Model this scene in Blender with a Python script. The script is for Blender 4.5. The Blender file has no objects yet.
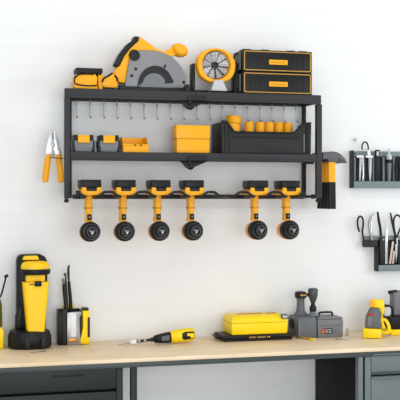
import bpy, bmesh, math, random
from mathutils import Vector, Matrix
random.seed(7)
C = bpy.context.scene.collection
PI = math.pi

# ------------------------------------------------------------------ camera geometry
F = 1018.0; HOR = 196.0; TH = math.radians(15.4); D = 4.2; ZB = 0.90; ZC = ZB + 0.603
FW = Vector((math.sin(TH), math.cos(TH), 0)); RT = Vector((math.cos(TH), -math.sin(TH), 0))
EYE = Vector((0, -D, ZC))

def X(px, Y):
    d = FW*F + RT*(px-200)
    return d.x/d.y*(D+Y)
def zc(px, Y):
    return (X(px, Y)*math.sin(TH) + (D+Y)*math.cos(TH))
def Z(py, px, Y):
    return ZC + (HOR-py)*zc(px, Y)/F
def G(px, py, z=ZB):
    d = FW*F + RT*(px-200) + Vector((0, 0, HOR-py))
    return EYE + d*((z-ZC)/d.z)
class Pl:
    """a real vertical plane parallel to the wall; photo measurements become metres on it"""
    def __init__(s, px, Y, zero=None):
        s.px, s.Y = px, Y; s.k = zc(px, Y)/F; s.dz = 0; s.ox = 0
    def x(s, px): return X(px+s.ox, s.Y)
    def z(s, py): return ZC + (HOR-py)*s.k + s.dz
    def p(s, px, py, dy=0): return Vector((s.x(px), s.Y+dy, s.z(py)))
    def rest(s, py, z):           # shift so that py sits exactly on height z
        s.dz = 0; s.dz = z - s.z(py); return s

# ------------------------------------------------------------------ materials
def lin(c):
    return tuple(((v/255)/12.92 if v/255 <= .04045 else ((v/255+.055)/1.055)**2.4) for v in c)
def mat(name, rgb, rough=.5, metal=0, var=.06, scale=40, bump=0, spec=.5):
    m = bpy.data.materials.new(name); m.use_nodes = True
    nt = m.node_tree; b = nt.nodes['Principled BSDF']
    c = lin(rgb)
    tc = nt.nodes.new('ShaderNodeTexCoord')
    n = nt.nodes.new('ShaderNodeTexNoise'); n.inputs['Scale'].default_value = scale; n.inputs['Detail'].default_value = 4
    nt.links.new(tc.outputs['Object'], n.inputs['Vector'])
    mx = nt.nodes.new('ShaderNodeMix'); mx.data_type = 'RGBA'
    mx.inputs['A'].default_value = (*[min(1, v*(1-var)) for v in c], 1)
    mx.inputs['B'].default_value = (*[min(1, v*(1+var)) for v in c], 1)
    nt.links.new(n.outputs['Fac'], mx.inputs['Factor'])
    nt.links.new(mx.outputs['Result'], b.inputs['Base Color'])
    b.inputs['Roughness'].default_value = rough; b.inputs['Metallic'].default_value = metal
    b.inputs['Specular IOR Level'].default_value = spec
    if bump:
        bp = nt.nodes.new('ShaderNodeBump'); bp.inputs['Strength'].default_value = bump; bp.inputs['Distance'].default_value = .002
        n2 = nt.nodes.new('ShaderNodeTexNoise'); n2.inputs['Scale'].default_value = scale*12
        nt.links.new(tc.outputs['Object'], n2.inputs['Vector'])
        nt.links.new(n2.outputs['Fac'], bp.inputs['Height']); nt.links.new(bp.outputs['Normal'], b.inputs['Normal'])
    return m
AMBER = mat('amber_plastic', (244, 170, 6), .4, spec=.35)
LEMON = mat('lemon_plastic', (252, 216, 6), .4, spec=.35)
GOLD = mat('golden_plastic', (250, 202, 4), .4, spec=.35)
BLACK = mat('black_plastic', (15, 15, 16), .42, bump=.1, spec=.28)
DARK = mat('dark_grey_plastic', (34, 34, 36), .48, bump=.1, spec=.28)
SHELF = mat('powder_coated_steel', (45, 45, 48), .46, bump=.12, scale=60, spec=.32)
SHELFD = mat('black_powder_coat', (26, 26, 28), .5, bump=.12, scale=60, spec=.3)
GREY = mat('grey_plastic', (112, 115, 119), .5)
MGREY = mat('mid_grey_plastic', (92, 97, 102), .5)
LGREY = mat('light_grey_plastic', (190, 192, 194), .45)
HEADM = mat('forged_steel', (92, 93, 96), .4, .3, .2)
GUARD = mat('cast_grey_metal', (128, 129, 132), .45, .25, .1)
CHROME = mat('polished_steel', (215, 216, 218), .22, .9)
ROTOR = mat('satin_metal', (196, 198, 202), .42, .5)
NICKEL = mat('bright_nickel', (214, 215, 218), .3, .55)
STEEL = mat('brushed_steel', (165, 166, 168), .35, .85, .1)
WHITEP = mat('white_plastic', (232, 232, 230), .4)
OLIVE = mat('olive_plastic', (104, 98, 22), .45)
RACK = mat('rack_grey_green', (116, 129, 131), .5)
RACKD = mat('rack_dark', (30, 34, 35), .5, spec=.3)
CHUCKM = mat('blued_steel', (70, 73, 77), .4, .3)
COPPER = mat('pale_copper', (206, 178, 162), .4, .2)
RED = mat('red_label', (205, 48, 30), .45)
ORANGE = mat('orange_mark', (226, 104, 30), .45)
TRIM = mat('ochre_trim', (190, 142, 48), .45)
CABD = mat('green_grey_paint_shaded', (34, 40, 38), .5, spec=.3)  # paint tone, with the weaker light at the bench's left put into it
CABL = mat('blue_grey_paint_lit', (105, 115, 116), .45)  # paint tone, with the brightness of the window side put into it
CABB = mat('black_cabinet_side', (20, 20, 19), .7, spec=.2)
BRASS = mat('brass', (190, 140, 70), .35, .8)
DYEL = mat('dark_amber_mark', (200, 132, 8), .5)

def wall_material():
    m = bpy.data.materials.new('painted_plank_wall'); m.use_nodes = True
    nt = m.node_tree; b = nt.nodes['Principled BSDF']; L = nt.links.new
    tc = nt.nodes.new('ShaderNodeTexCoord'); sp = nt.nodes.new('ShaderNodeSeparateXYZ'); L(tc.outputs['Object'], sp.inputs[0])
    def mth(op, a, bb=None):
        n = nt.nodes.new('ShaderNodeMath'); n.operation = op
        for i, v in enumerate((a, bb)):
            if v is None: continue
            if isinstance(v, (int, float)): n.inputs[i].default_value = v
            else: L(v, n.inputs[i])
        return n.outputs[0]
    fr = mth('FRACT', mth('DIVIDE', sp.outputs['Z'], .068))
    dist = mth('ABSOLUTE', mth('SUBTRACT', fr, .5))            # .5 at the joint
    groove = mth('GREATER_THAN', dist, .474)
    n = nt.nodes.new('ShaderNodeTexNoise'); n.inputs['Scale'].default_value = 2.2; n.inputs['Detail'].default_value = 6
    mp = nt.nodes.new('ShaderNodeMapping'); mp.inputs['Scale'].default_value = (1, 1, 9)
    L(tc.outputs['Object'], mp.inputs['Vector']); L(mp.outputs['Vector'], n.inputs['Vector'])
    gf = mth('MULTIPLY', groove, n.outputs['Fac'])
    mx = nt.nodes.new('ShaderNodeMix'); mx.data_type = 'RGBA'
    mx.inputs['A'].default_value = (*lin((237, 238, 238)), 1); mx.inputs['B'].default_value = (*lin((224, 224, 222)), 1)
    L(mth('MULTIPLY', gf, .5), mx.inputs['Factor'])
    mx2 = nt.nodes.new('ShaderNodeMix'); mx2.data_type = 'RGBA'; mx2.blend_type = 'MULTIPLY'
    L(mx.outputs['Result'], mx2.inputs['A']); mx2.inputs['Factor'].default_value = 1
    cr = nt.nodes.new('ShaderNodeValToRGB'); L(n.outputs['Fac'], cr.inputs[0])
    cr.color_ramp.elements[0].color = (.97, .97, .968, 1); cr.color_ramp.elements[1].color = (1, 1, 1, 1)
    cr.color_ramp.elements[0].position = .3; cr.color_ramp.elements[1].position = .65
    L(cr.outputs['Color'], mx2.inputs['B'])
    L(mx2.outputs['Result'], b.inputs['Base Color'])
    bp = nt.nodes.new('ShaderNodeBump'); bp.inputs['Strength'].default_value = .12; bp.inputs['Distance'].default_value = .002; bp.invert = True
    L(groove, bp.inputs['Height']); L(bp.outputs['Normal'], b.inputs['Normal'])
    b.inputs['Roughness'].default_value = .55; b.inputs['Specular IOR Level'].default_value = .3
    return m
def wood_material():
    m = bpy.data.materials.new('pale_birch'); m.use_nodes = True
    nt = m.node_tree; b = nt.nodes['Principled BSDF']; L = nt.links.new
    tc = nt.nodes.new('ShaderNodeTexCoord'); mp = nt.nodes.new('ShaderNodeMapping'); mp.inputs['Scale'].default_value = (1.2, 14, 14)
    L(tc.outputs['Object'], mp.inputs['Vector'])
    n = nt.nodes.new('ShaderNodeTexNoise'); n.inputs['Scale'].default_value = 5; n.inputs['Detail'].default_value = 8; n.inputs['Distortion'].default_value = .6
    L(mp.outputs['Vector'], n.inputs['Vector'])
    cr = nt.nodes.new('ShaderNodeValToRGB'); L(n.outputs['Fac'], cr.inputs[0])
    cr.color_ramp.elements[0].position = .3; cr.color_ramp.elements[0].color = (*lin((226, 198, 156)), 1)
    cr.color_ramp.elements[1].position = .68; cr.color_ramp.elements[1].color = (*lin((244, 224, 192)), 1)
    L(cr.outputs['Color'], b.inputs['Base Color'])
    b.inputs['Roughness'].default_value = .42
    return m
def floor_material():
    return mat('pale_concrete', (205, 206, 208), .6, var=.08, scale=3)
def glass_material():
    m = bpy.data.materials.new('clear_plastic'); m.use_nodes = True
    b = m.node_tree.nodes['Principled BSDF']
    b.inputs['Base Color'].default_value = (.93, .94, .95, 1); b.inputs['Roughness'].default_value = .08
    b.inputs['Transmission Weight'].default_value = .6; b.inputs['IOR'].default_value = 1.2
    return m
WALL, WOOD, FLOOR, CLEAR = wall_material(), wood_material(), floor_material(), glass_material()

# ------------------------------------------------------------------ mesh builder (world coordinates)
class MB:
    def __init__(s): s.bm = bmesh.new()
    def _merge(s, t):
        me = bpy.data.meshes.new('tmp'); t.to_mesh(me); t.free(); s.bm.from_mesh(me); bpy.data.meshes.remove(me)
    def _bev(s, t, bev, seg=2):
        if bev:
            bmesh.ops.recalc_face_normals(t, faces=t.faces)
            es = [e for e in t.edges if len(e.link_faces) == 2 and e.calc_face_angle(0) > .5]
            bmesh.ops.bevel(t, geom=es, offset=bev, segments=seg, affect='EDGES', profile=.5, clamp_overlap=True)
    def loft(s, loops, cap=True, closed=False, bev=0, ring=False):
        t = bmesh.new(); vs = [[t.verts.new(p) for p in lp] for lp in loops]; n = len(loops[0])
        rng = range(len(loops)) if ring else range(len(loops)-1)
        for i in rng:
            a, b = vs[i], vs[(i+1) % len(vs)]
            for j in range(n):
                try: t.faces.new((a[j], a[(j+1) % n], b[(j+1) % n], b[j]))
                except ValueError: pass
        if cap and not ring:
            t.faces.new(vs[0]); t.faces.new(list(reversed(vs[-1])))
        s._bev(t, bev); s._merge(t); return s
    def box(s, a, b, bev=0, seg=2):
        x0, y0, z0 = [min(a[i], b[i]) for i in range(3)]; x1, y1, z1 = [max(a[i], b[i]) for i in range(3)]
        return s.loft([[(x0,y0,z0),(x1,y0,z0),(x1,y1,z0),(x0,y1,z0)], [(x0,y0,z1),(x1,y0,z1),(x1,y1,z1),(x0,y1,z1)]], bev=bev)
    def pbox(s, P, x0, y0, x1, y1, d, bev=0, dy=0):
        return s.box((P.x(x0), P.Y+dy, P.z(y1)), (P.x(x1), P.Y+dy+d, P.z(y0)), bev)
    def prism(s, pts, d, bev=0):                 # pts: world points of the front outline; extruded back by d
        return s.loft([[Vector(p) for p in pts], [Vector(p)+Vector((0, d, 0)) for p in pts]], bev=bev)
    def pprism(s, P, pts, d, bev=0, dy=0):
        return s.prism([P.p(u, v, dy) for u, v in pts], d, bev)
    def lathe(s, o, axis, prof, n=28, sq=1.0):
        o = Vector(o); a = Vector(axis).normalized(); u = a.orthogonal().normalized()
        if abs(a.z) < .9: u = a.cross(Vector((0, 0, 1))).normalized()
        v = a.cross(u)
        return s.loft([[o + a*t_ + (u*math.cos(2*PI*j/n) + v*sq*math.sin(2*PI*j/n))*max(r, 1e-5) for j in range(n)] for t_, r in prof])
    def cyl(s, p0, p1, r, r1=None, n=20, bev=0):
        p0, p1 = Vector(p0), Vector(p1); L = (p1-p0).length; r1 = r if r1 is None else r1
        if bev: prof = [(0, r-bev), (bev*.3, r-bev*.3), (bev, r), (L-bev, r1), (L-bev*.3, r1-bev*.3), (L, r1-bev)]
        else: prof = [(0, r), (L, r1)]
        return s.lathe(p0, p1-p0, prof, n)
    def tube(s, pts, r, n=10, smooth=0, closed=False):
        pts = [Vector(p) for p in pts]
        rs = r if isinstance(r, (list, tuple)) else [r]*len(pts)
        if smooth:
            q = []; qr = []; m = len(pts); seg = m if closed else m-1
            g = (lambda i: pts[i % m]) if closed else (lambda i: pts[max(0, min(m-1, i))])
            for i in range(seg):
                for k in range(smooth):
                    t = k/smooth; p0, p1, p2, p3 = g(i-1), g(i), g(i+1), g(i+2)
                    q.append(.5*((2*p1) + (p2-p0)*t + (2*p0-5*p1+4*p2-p3)*t*t + (3*p1-p0-3*p2+p3)*t**3))
                    qr.append(rs[i]*(1-t) + rs[(i+1) % m]*t)
            if not closed: q.append(pts[-1]); qr.append(rs[-1])
            pts, rs = q, qr
        m = len(pts); loops = []; u = None
        for i in range(m):
            if closed: tg = (pts[(i+1) % m]-pts[i-1]).normalized()
            else: tg = (pts[min(i+1, m-1)]-pts[max(i-1, 0)]).normalized()
            if u is None: u = tg.orthogonal().normalized()
            else: u = (u - tg*u.dot(tg)).normalized()
            v = tg.cross(u)
            loops.append([pts[i] + (u*math.cos(2*PI*j/n)+v*math.sin(2*PI*j/n))*rs[i] for j in range(n)])
        return s.loft(loops, ring=closed)
    def ellipsoid(s, c, rx, ry, rz, n=20, rot=None):
        t = bmesh.new(); bmesh.ops.create_uvsphere(t, u_segments=n, v_segments=n//2, radius=1)
        M = Matrix.Translation(Vector(c)) @ (rot.to_4x4() if rot else Matrix()) @ Matrix.Diagonal((rx, ry, rz, 1))
        bmesh.ops.transform(t, matrix=M, verts=t.verts); s._merge(t); return s
    def xform(s, M):
        bmesh.ops.transform(s.bm, matrix=M, verts=s.bm.verts); return s

def origin(o):
    p = Vector((0, 0, 0))
    while o is not None: p += o.location; o = o.parent
    return p
def build(name, mb, m, parent=None, loc=None):
    base = origin(parent) if parent else Vector(loc if loc is not None else (0, 0, 0))
    bm = mb.bm; bmesh.ops.remove_doubles(bm, verts=bm.verts, dist=1e-6)
    bmesh.ops.translate(bm, verts=bm.verts, vec=-base)
    bmesh.ops.recalc_face_normals(bm, faces=bm.faces)
    for f in bm.faces: f.smooth = True
    me = bpy.data.meshes.new(name); bm.to_mesh(me); bm.free()
    me.set_sharp_from_angle(angle=math.radians(38)); me.materials.append(m)
    o = bpy.data.objects.new(name, me); C.objects.link(o)
    if parent: o.parent = parent
    else: o.location = base
    return o
def tag(o, label, cat, group=None):
    o['label'] = label; o['category'] = cat
    if group: o['group'] = group
    return o
def thing(name, label, cat, loc, group=None):
    o = bpy.data.objects.new(name, None); o.empty_display_size = .03; C.objects.link(o); o.location = loc
    return tag(o, label, cat, group)
def solo(name, mb, m, label, cat, loc, group=None):
    return tag(build(name, mb, m, None, loc), label, cat, group)
def struct(name, mb, m):
    o = build(name, mb, m); o['kind'] = 'structure'; return o
def copy_tree(o, parent=None):
    c = o.copy(); C.objects.link(c)
    if parent: c.parent = parent
    for ch in list(o.children): copy_tree(ch, c)
    return c
def place_copy(o, loc, label):
    c = copy_tree(o); c.location = loc; c['label'] = label; return c
def arc(cx, cy, rx, ry, a0, a1, n):
    return [(cx+rx*math.cos(math.radians(a0+(a1-a0)*i/n)), cy-ry*math.sin(math.radians(a0+(a1-a0)*i/n))) for i in range(n+1)]
def rrect(x0, y0, x1, y1, r, n=4):
    return (arc(x1-r, y0+r, r, r, 90, 0, n) + arc(x1-r, y1-r, r, r, 0, -90, n) + arc(x0+r, y1-r, r, r, -90, -180, n) + arc(x0+r, y0+r, r, r, 180, 90, n))

# ------------------------------------------------------------------ room
struct('wall_back', MB().box((-1.6, 0, 0), (4.2, .1, 2.75)), WALL)
struct('floor', MB().box((-1.6, -5.2, -.05), (4.2, .1, 0)), FLOOR)

# ------------------------------------------------------------------ workbench
YBF = -.487; YA = YBF+.012
wl, wr = X(-60, YBF), X(455, YBF)
wb = thing('workbench', 'long pale birch topped workbench on a dark steel frame along the wall', 'workbench', ((wl+wr)/2, -.22, 0))
ZT = .0155
build('worktop', MB().box((wl, YBF, ZB-ZT), (wr, -.003, ZB), .003), WOOD, wb)
m = MB(); m.box((wl+.01, YA, ZB-ZT-.021), (wr-.01, YA+.03, ZB-ZT-.0003), .002); m.box((wl+.01, -.05, ZB-ZT-.021), (wr-.01, -.02, ZB-ZT-.0003), .002)
build('apron', m, mat('steel_apron_paint', (60, 69, 69), .42), wb)
PA = Pl(134, YA)
LEGZ = ZB-ZT-.0213
m = MB().box((PA.x(131), YA, 0), (PA.x(137.2), YA+.025, LEGZ), .002)
build('leg', m, CABD, wb)
m = MB().box((X(358.4, YA), YA, 0), (X(363, YA), YA+.03, LEGZ), .002)
build('leg', m, CABL, wb)
m = MB().box((X(358.4, YA)+.003, YA+.0305, .02), (X(363, YA)-.003, -.012, LEGZ), .001)
build('side_panel', m, CABB, wb)['label'] = 'black side panel'
for sx in (wl+.02, wr-.05):
    build('leg', MB().box((sx, YA+.002, 0), (sx+.025, YA+.027, LEGZ), .002), CABD, wb)

def cabinet(name, label, x0, x1, drawers, cm, handle):
    """x0..x1 metres, drawers = list of (ztop, zbottom)"""
    r = thing(name, label, 'cabinet', ((x0+x1)/2, -.2, 0))
    YC = YA+.004; zt = ZB-ZT-.0225
    body = MB()
    body.box((x0, YC, .03), (x0+.024, YC+.02, zt), .001); body.box((x1-.024, YC, .03), (x1, YC+.02, zt), .001)
    body.box((x0, YC+.021, .03), (x0+.012, -.02, zt)); body.box((x1-.012, YC+.021, .03), (x1, -.02, zt))
    body.box((x0+.0245, YC+.006, zt-.01), (x1-.0245, YC+.02, zt)); body.box((x0+.0125, YC+.2, .03), (x1-.0125, YC+.21, zt))
    body.box((x0+.0125, YC+.021, .03), (x1-.0125, -.02, .05))
    for i, (a, b) in enumerate(drawers[:-1]):
        body.box((x0+.0245, YC+.034, drawers[i+1][0]+.001), (x1-.0245, YC+.05, b-.001))
    build('body', body, cm, r)
    for a, b in drawers:
        d = MB().box((x0+.026, YC-.002, b), (x1-.026, YC+.013, a), .0015)
        dr = build('drawer', d, cm, r)
        if handle:
            xa, xb, zh = handle(a, b)
            h = MB().box((xa, YC-.005, zh-.0035), (xb, YC-.0022, zh+.0035), .001); h.box((xa-.004, YC-.007, zh-.005), (xa+.003, YC-.0022, zh+.005), .001)
            build('handle', h, BLACK, dr)
        else:
            h = MB().box((x0+.03, YC-.012, a-.006), (x1-.03, YC-.0022, a-.001), .001)
            build('handle', h, cm, dr)
    f = MB()
    for sx in (x0+.02, x1-.06):
        for sy in (YC+.03, -.08): f.box((sx, sy, 0), (sx+.04, sy+.04, .0295))
    build('foot', f, BLACK, r)
    return r
PC = Pl(60, YA); 
dz = [(PC.z(369.2), PC.z(391)), (PC.z(394.3), PC.z(425)), (PC.z(428), PC.z(470)), (PC.z(473), .06)]
cabinet('drawer_cabinet', 'dark green grey drawer cabinet with slim black bar handles under the bench left end', X(-55, YA), X(123.2, YA), dz, CABD,
        lambda a, b: (PC.x(54), PC.x(83), a-(a-b)*.32 if a-b < .15 else a-.04))
PC2 = Pl(385, YA)
dz = [(PC2.z(353.2), PC2.z(371.6)), (PC2.z(376.4), PC2.z(430)), (PC2.z(434), .06)]
cabinet('drawer_cabinet', 'lighter blue grey drawer cabinet with lipped drawers under the bench right end', X(365.6, YA), X(448, YA), dz, CABL, None)

# ------------------------------------------------------------------ wall shelf
YF, YK = -.19, -.004
PS = Pl(190, YF)
zt1 = ZC+.4258; zb1 = zt1-.038; zt2 = ZC+.176; zb2 = zt2-.033
xl, xr = X(64.7, YF), X(321.2, YF)
sh = thing('wall_shelf', 'black two deck steel wall shelf with hooks and a tool rail below', 'shelf', ((xl+xr)/2, -.002, ZC))
TAP = .03
def deck(zt, zb, xa, xb):
    m = MB(); th = .006
    out = [(xa, YF), (xb, YF), (xb, YK), (xa+TAP, YK)]
    m.loft([[(x, y, zt-th-.001) for x, y in out], [(x, y, zt-.001) for x, y in out]], bev=.001)       # plate
    m.box((xa, YF-.002, zb), (xb, YF+.012, zt), .003)                                             # front lip
    m.box((xa+.001, YF-.0045, zb+.010), (xb-.001, YF-.001, zb+.017), .0015)                             # rolled bead
    m.box((xb-.012, YF+.012, zb+.004), (xb, YK, zt-.001), .002)
    m.loft([[(xa, YF+.012, z), (xa+.012, YF+.012, z), (xa+TAP+.012, YK, z), (xa+TAP, YK, z)] for z in (zb+.004, zt-.001)])
    m.box((xa+TAP, YK-.008, zb+.004), (xb, YK, zt-.001), .001)
    xm = X(197, YF); m.box((xm-.0012, YF-.0056, zb+.001), (xm+.0012, YF-.0022, zt-.001))
    return m
build('upper_deck', deck(zt1, zb1, xl, xr), SHELF, sh)
build('lower_deck', deck(zt2, zb2, X(70.4, YF), X(316.7, YF)), SHELF, sh)
zp = PS.z(198.4)
build('upright', MB().box((xl, YF, zp), (X(70.4, YF)-.0004, YF+.024, zb1-.0003), .002), SHELF, sh)
build('upright', MB().box((X(316.8, YF)+.0004, YF, zp), (X(322.2, YF), YF+.024, zb1-.0003), .002), SHELF, sh)
xbr = X(304, -.02)
build('upright', MB().box((xl+.034, -.024, zp+.004), (xl+.052, -.0125, zb1+.003), .002), SHELFD, sh)
build('upright', MB().box((xbr-.009, -.024, zp+.004), (xbr+.009, -.0125, zb1+.003), .002), SHELFD, sh)
def gusset(zt, zb):
    xa, xm, xb = X(180, YF), X(191, YF), X(208.5, YF); za = zb-.036
    m = MB(); y0, y1 = YF-.004, YF+.07
    m.loft([[(xa, y0+.012, zb-.0006), (xb, y0+.006, zb-.0006), (xb-.02, y1, zb-.0006), (xa+.02, y1, zb-.0006)],
            [(xm-.014, y0-.004, za+.008), (xm+.016, y0-.002, za+.012), (xm+.012, y1-.02, za+.012), (xm-.012, y1-.02, za+.010)],
            [(xm-.006, y0+.002, za), (xm+.005, y0+.002, za), (xm+.004, y0+.02, za), (xm-.004, y0+.02, za)]], bev=.0015)
    m.box((X(187.5, YF), YF-.010, zb+.001), (X(206, YF), YF-.0058, zb+.022), .0015)
    m.cyl((X(189, YF), YF-.013, zb-.006), (X(189, YF), YF-.005, zb-.006), .006)
    return m
build('centre_bracket', gusset(zt1, zb1), SHELFD, sh)
build('centre_bracket', gusset(zt2, zb2), SHELFD, sh)
m = MB(); m.box((X(186, YF), YF-.0015, zt1+.0003), (X(189, YF), YF+.012, zt1+.018), .001); m.box((X(184, YF), YF-.0015, zt1+.015), (X(189, YF), YF+.012, zt1+.021), .001)
build('latch_bracket', m, SHELFD, sh)
# thin hooks hanging from the back of the upper deck
PH = Pl(190, -.045)
hx = [76.5, 89.9, 103.8, 117, 130.4, 144, 157, 170.2, 183.4, 196.8, 209.8, 222.4, 235, 247.4, 259.8, 272, 284, 296]
build('hook_bar', MB().box((X(72, -.045), -.050, zb1+.006), (X(300, -.045), -.040, zb1+.014), .001), SHELFD, sh)
for h in hx:
    x = PH.x(h); zt_, zl = zb1+.0058, zb1-.060
    m = MB().tube([(x, -.045, zt_), (x, -.045, zl), (x+.001, -.048, zl-.006), (x+.002, -.056, zl-.007), (x+.002, -.061, zl-.002)], .0019, 8, smooth=3)
    m.lathe((x, -.045, zb1-.004), (0, 0, -1), [(0, .004), (.008, .004), (.01, .002)], 10)
    build('hook', m, STEEL, sh)
# rail of drill loops
zr = PS.z(196.6)
build('tool_rail', MB().box((X(70.5, -.05)+.01, -.055, zr-.010), (X(304, -.05), -.045, zr+.009), .002), SHELFD, sh)
hand = [88.4, 122.6, 157.2, 190.4, 222.4, 254.4, 286.0]
edges = [71.5] + hand + [304.5]
YL = -.256
hX = [X(h, -.19) for h in hand]
ex = [X(71.5, -.19)-.02] + hX + [X(306, -.19)]
for i in range(len(ex)-1):
    xa, xb = ex[i]+.021, ex[i+1]-.021
    if i == 0: xa = X(72.5, -.19)
    if i == len(ex)-2: xb = X(300, -.19)
    zf = zr+.018; xi, xj = xa+.030, xb-.030
    if i == 0: xi = xa+.012
    if i == len(ex)-2: xj = xb-.012
    pts = [(xa, -.05, zr), (xa, -.15, zr), (xa, -.245, zr), (xa+.004, YL+.002, zr+.001), (xa+.014, YL, zr+.005), (xi-.004, YL, zf-.004), (xi+.006, YL, zf),
           (xj-.006, YL, zf), (xj+.004, YL, zf-.004), (xb-.014, YL, zr+.005), (xb-.004, YL+.002, zr+.001), (xb, -.245, zr), (xb, -.15, zr), (xb, -.05, zr)]
    m = MB().tube(pts, .0054, 10, smooth=4)
    m.tube([(xa, -.12, zr), ((xa+xb)/2, -.125, zr-.003), (xb, -.12, zr)], .005, 10, smooth=4)
    build('drill_loop', m, SHELFD, sh)
for (px, side) in ((66.9, 0), (318.8, 1)):
    x = X(px, YF)
    m = MB().lathe((x, YF+.012, zp-.0003), (0, 0, -1), [(0, .006), (.004, .006), (.005, .0095), (.013, .0095), (.016, .006)], 18)
    build('end_knob', m, BLACK, sh)
xa = X(316.5, -.10)
m = MB().box((X(318, YF)-.006, YF+.025, zr-.006), (X(318, YF)+.006, -.0125, zr+.006), .002); m.box((xbr+.0095, -.030, zr-.008), (X(318, YF)-.0065, -.016, zr+.008), .002)
m.lathe((X(311, -.12), -.12, zr), (1, 0, 0), [(0, .006), (.003, .010), (.014, .010), (.018, .006)], 16)
build('side_bar', m, SHELFD, sh)

# ------------------------------------------------------------------ cordless drills
def make_drill():
    hx0 = hX[0]; P = Pl(89.3, -.22); k = .0039
    z = lambda py: P.z(py)
    zfoot = zr+.0055
    r = thing('cordless_drill', 'yellow cordless drill hanging at the left end of the tool rail, beside the left upright', 'drill', (hx0, -.19, zfoot), 'cordless drills hanging from the tool rail')
    c = Vector((hx0+.004, 0, 0))
    def bx(m, xa, xb, ya, yb, za, zb_, bev): return m.box((c.x+xa, ya, za), (c.x+xb, yb, zb_), bev)
    # battery: black pack on top
    m = MB(); bx(m, -.0395, .0395, -.243, -.135, zfoot+.0305, zfoot+.061, .0035); bx(m, -.0355, .0355, -.240, -.14, zfoot+.024, zfoot+.0305, .001)
    bat = build('battery', m, BLACK, r)
    m = MB(); bx(m, -.020, .020, -.247, -.2405, zfoot+.016, zfoot+.028, .002); build('latch', m, DARK, bat)
    # yellow foot with two raised cheeks
    m = MB()
    pts = [(-.039, .031), (-.0215, .031), (-.0195, .017), (.0195, .017), (.0215, .031), (.039, .031), (.040, .010), (.033, .0), (-.033, .0), (-.040, .010)]
    m.prism([(c.x+a, -.246, zfoot+b) for a, b in pts], .006, .0015)
    bx(m, -.038, .038, -.2405, -.13, zfoot+.0005, zfoot+.0235, .004)
    build('foot', m, AMBER, r)
    # handle
    zh0, zh1 = zfoot-.0, z(222)
    loops = []
    for t, w, dy, dp in ((0, .017, 0, .021), (.12, .016, 0, .019), (.4, .0145, .001, .0185), (.62, .0135, 0, .0185), (.75, .0135, 0, .019), (1, .0155, 0, .022)):
        zz = zh0+(zh1-zh0)*t
        loops.append([(hx0+w*math.copysign(abs(math.cos(a))**.7, math.cos(a)), -.19+dy+dp*math.copysign(abs(math.sin(a))**.7, math.sin(a)), zz) for a in [2*PI*j/20 for j in range(20)]])
    build('handle', MB().loft(loops), AMBER, r)
    m = MB().lathe((hx0, -.19, z(207)), (0, 0, -1), [(0, .0165), (.003, .0192), (.006, .0192), (.009, .0165)], 20)
    build('grip_band', m, DYEL, r)
    zs0, zs1 = z(214.2), z(220.2)
    m = MB().box((hx0-.008, -.216, zs1), (hx0+.010, -.205, zs0), .003)
    tr = build('trigger', m, BLACK, r)
    m = MB().box((hx0-.003, -.2185, (zs0+zs1)/2-.004), (hx0+.004, -.2162, (zs0+zs1)/2+.004), .001); build('switch', m, GREY, tr)
    # body along Y
    zb_ = z(231.6)
    o = Vector((hx0, -.150, zb_-.003))
    m = MB().lathe(o, (0, -1, 0), [(0, .018), (.005, .028), (.015, .034), (.03, .0365), (.050, .0378), (.063, .037)], 28)
    build('motor_housing', m, AMBER, r)
    m = MB().lathe((hx0, -.2135, zb_), (0, -1, 0), [(0, .036), (.003, .039), (.012, .0395), (.016, .037), (.018, .039), (.03, .0385), (.034, .034)], 32)
    cl = build('clutch_ring', m, BLACK, r)
    m = MB()
    for j in range(24):
        a = 2*PI*j/24
        M = Matrix.Translation((hx0, -.236, zb_)) @ Matrix.Rotation(a, 4, 'Y')
        t = MB().box((-.0018, -.006, .0372), (.0018, .006, .0402)); t.xform(M); me = bpy.data.meshes.new('t'); t.bm.to_mesh(me); m.bm.from_mesh(me); bpy.data.meshes.remove(me)
    build('clutch_ribs', m, DARK, cl)
    m = MB().lathe((hx0, -.2475, zb_), (0, -1, 0), [(0, .032), (.010, .031), (.014, .0285), (.026, .0265), (.032, .021), (.033, .016), (.028, .013)], 28)
    ch = build('chuck', m, BLACK, r)
    m = MB()
    for j in range(3):
        a = 2*PI*j/3+.5
        m.cyl((hx0+.009*math.cos(a), -.2755, zb_+.009*math.sin(a)), (hx0+.004*math.cos(a), -.286, zb_+.004*math.sin(a)), .0062, .0042, 10)
    build('chuck_jaws', m, STEEL, ch)
    m = MB()
    for q, yy in ((.0185, -.2802), (.0285, -.2618)): m.tube([(hx0+q*math.cos(2*PI*j/28), yy, zb_+q*math.sin(2*PI*j/28)) for j in range(28)], .0011, 6, closed=True)
    build('chuck_highlight_ring', m, MGREY, ch)  # thin grey rings drawn as highlights on the black chuck
    m = MB()
    for j in range(9):
        a = 2*PI*j/9
        m.tube([(hx0+.0150*math.cos(a), -.2812, zb_+.0150*math.sin(a)), (hx0+.0255*math.cos(a+.25), -.2705, zb_+.0255*math.sin(a+.25))], .0013, 6)
    build('chuck_flutes', m, MGREY, ch)
    return r
dr = make_drill()
dl = [None, 'yellow cordless drill second from the left on the tool rail', 'yellow cordless drill third from the left on the tool rail, under the shelf centre left',
      'yellow cordless drill fourth from the left, just left of the empty rail loops', None,
      'yellow cordless drill just right of the empty rail loops, second from the right end',
      'yellow cordless drill at the right end of the tool rail, nearest the hammers']
for i in (1, 2, 3, 5, 6):
    place_copy(dr, (hX[i], -.19, dr.location.z), dl[i])

# ------------------------------------------------------------------ things on the upper deck
ZS = zt1+.0004
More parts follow.
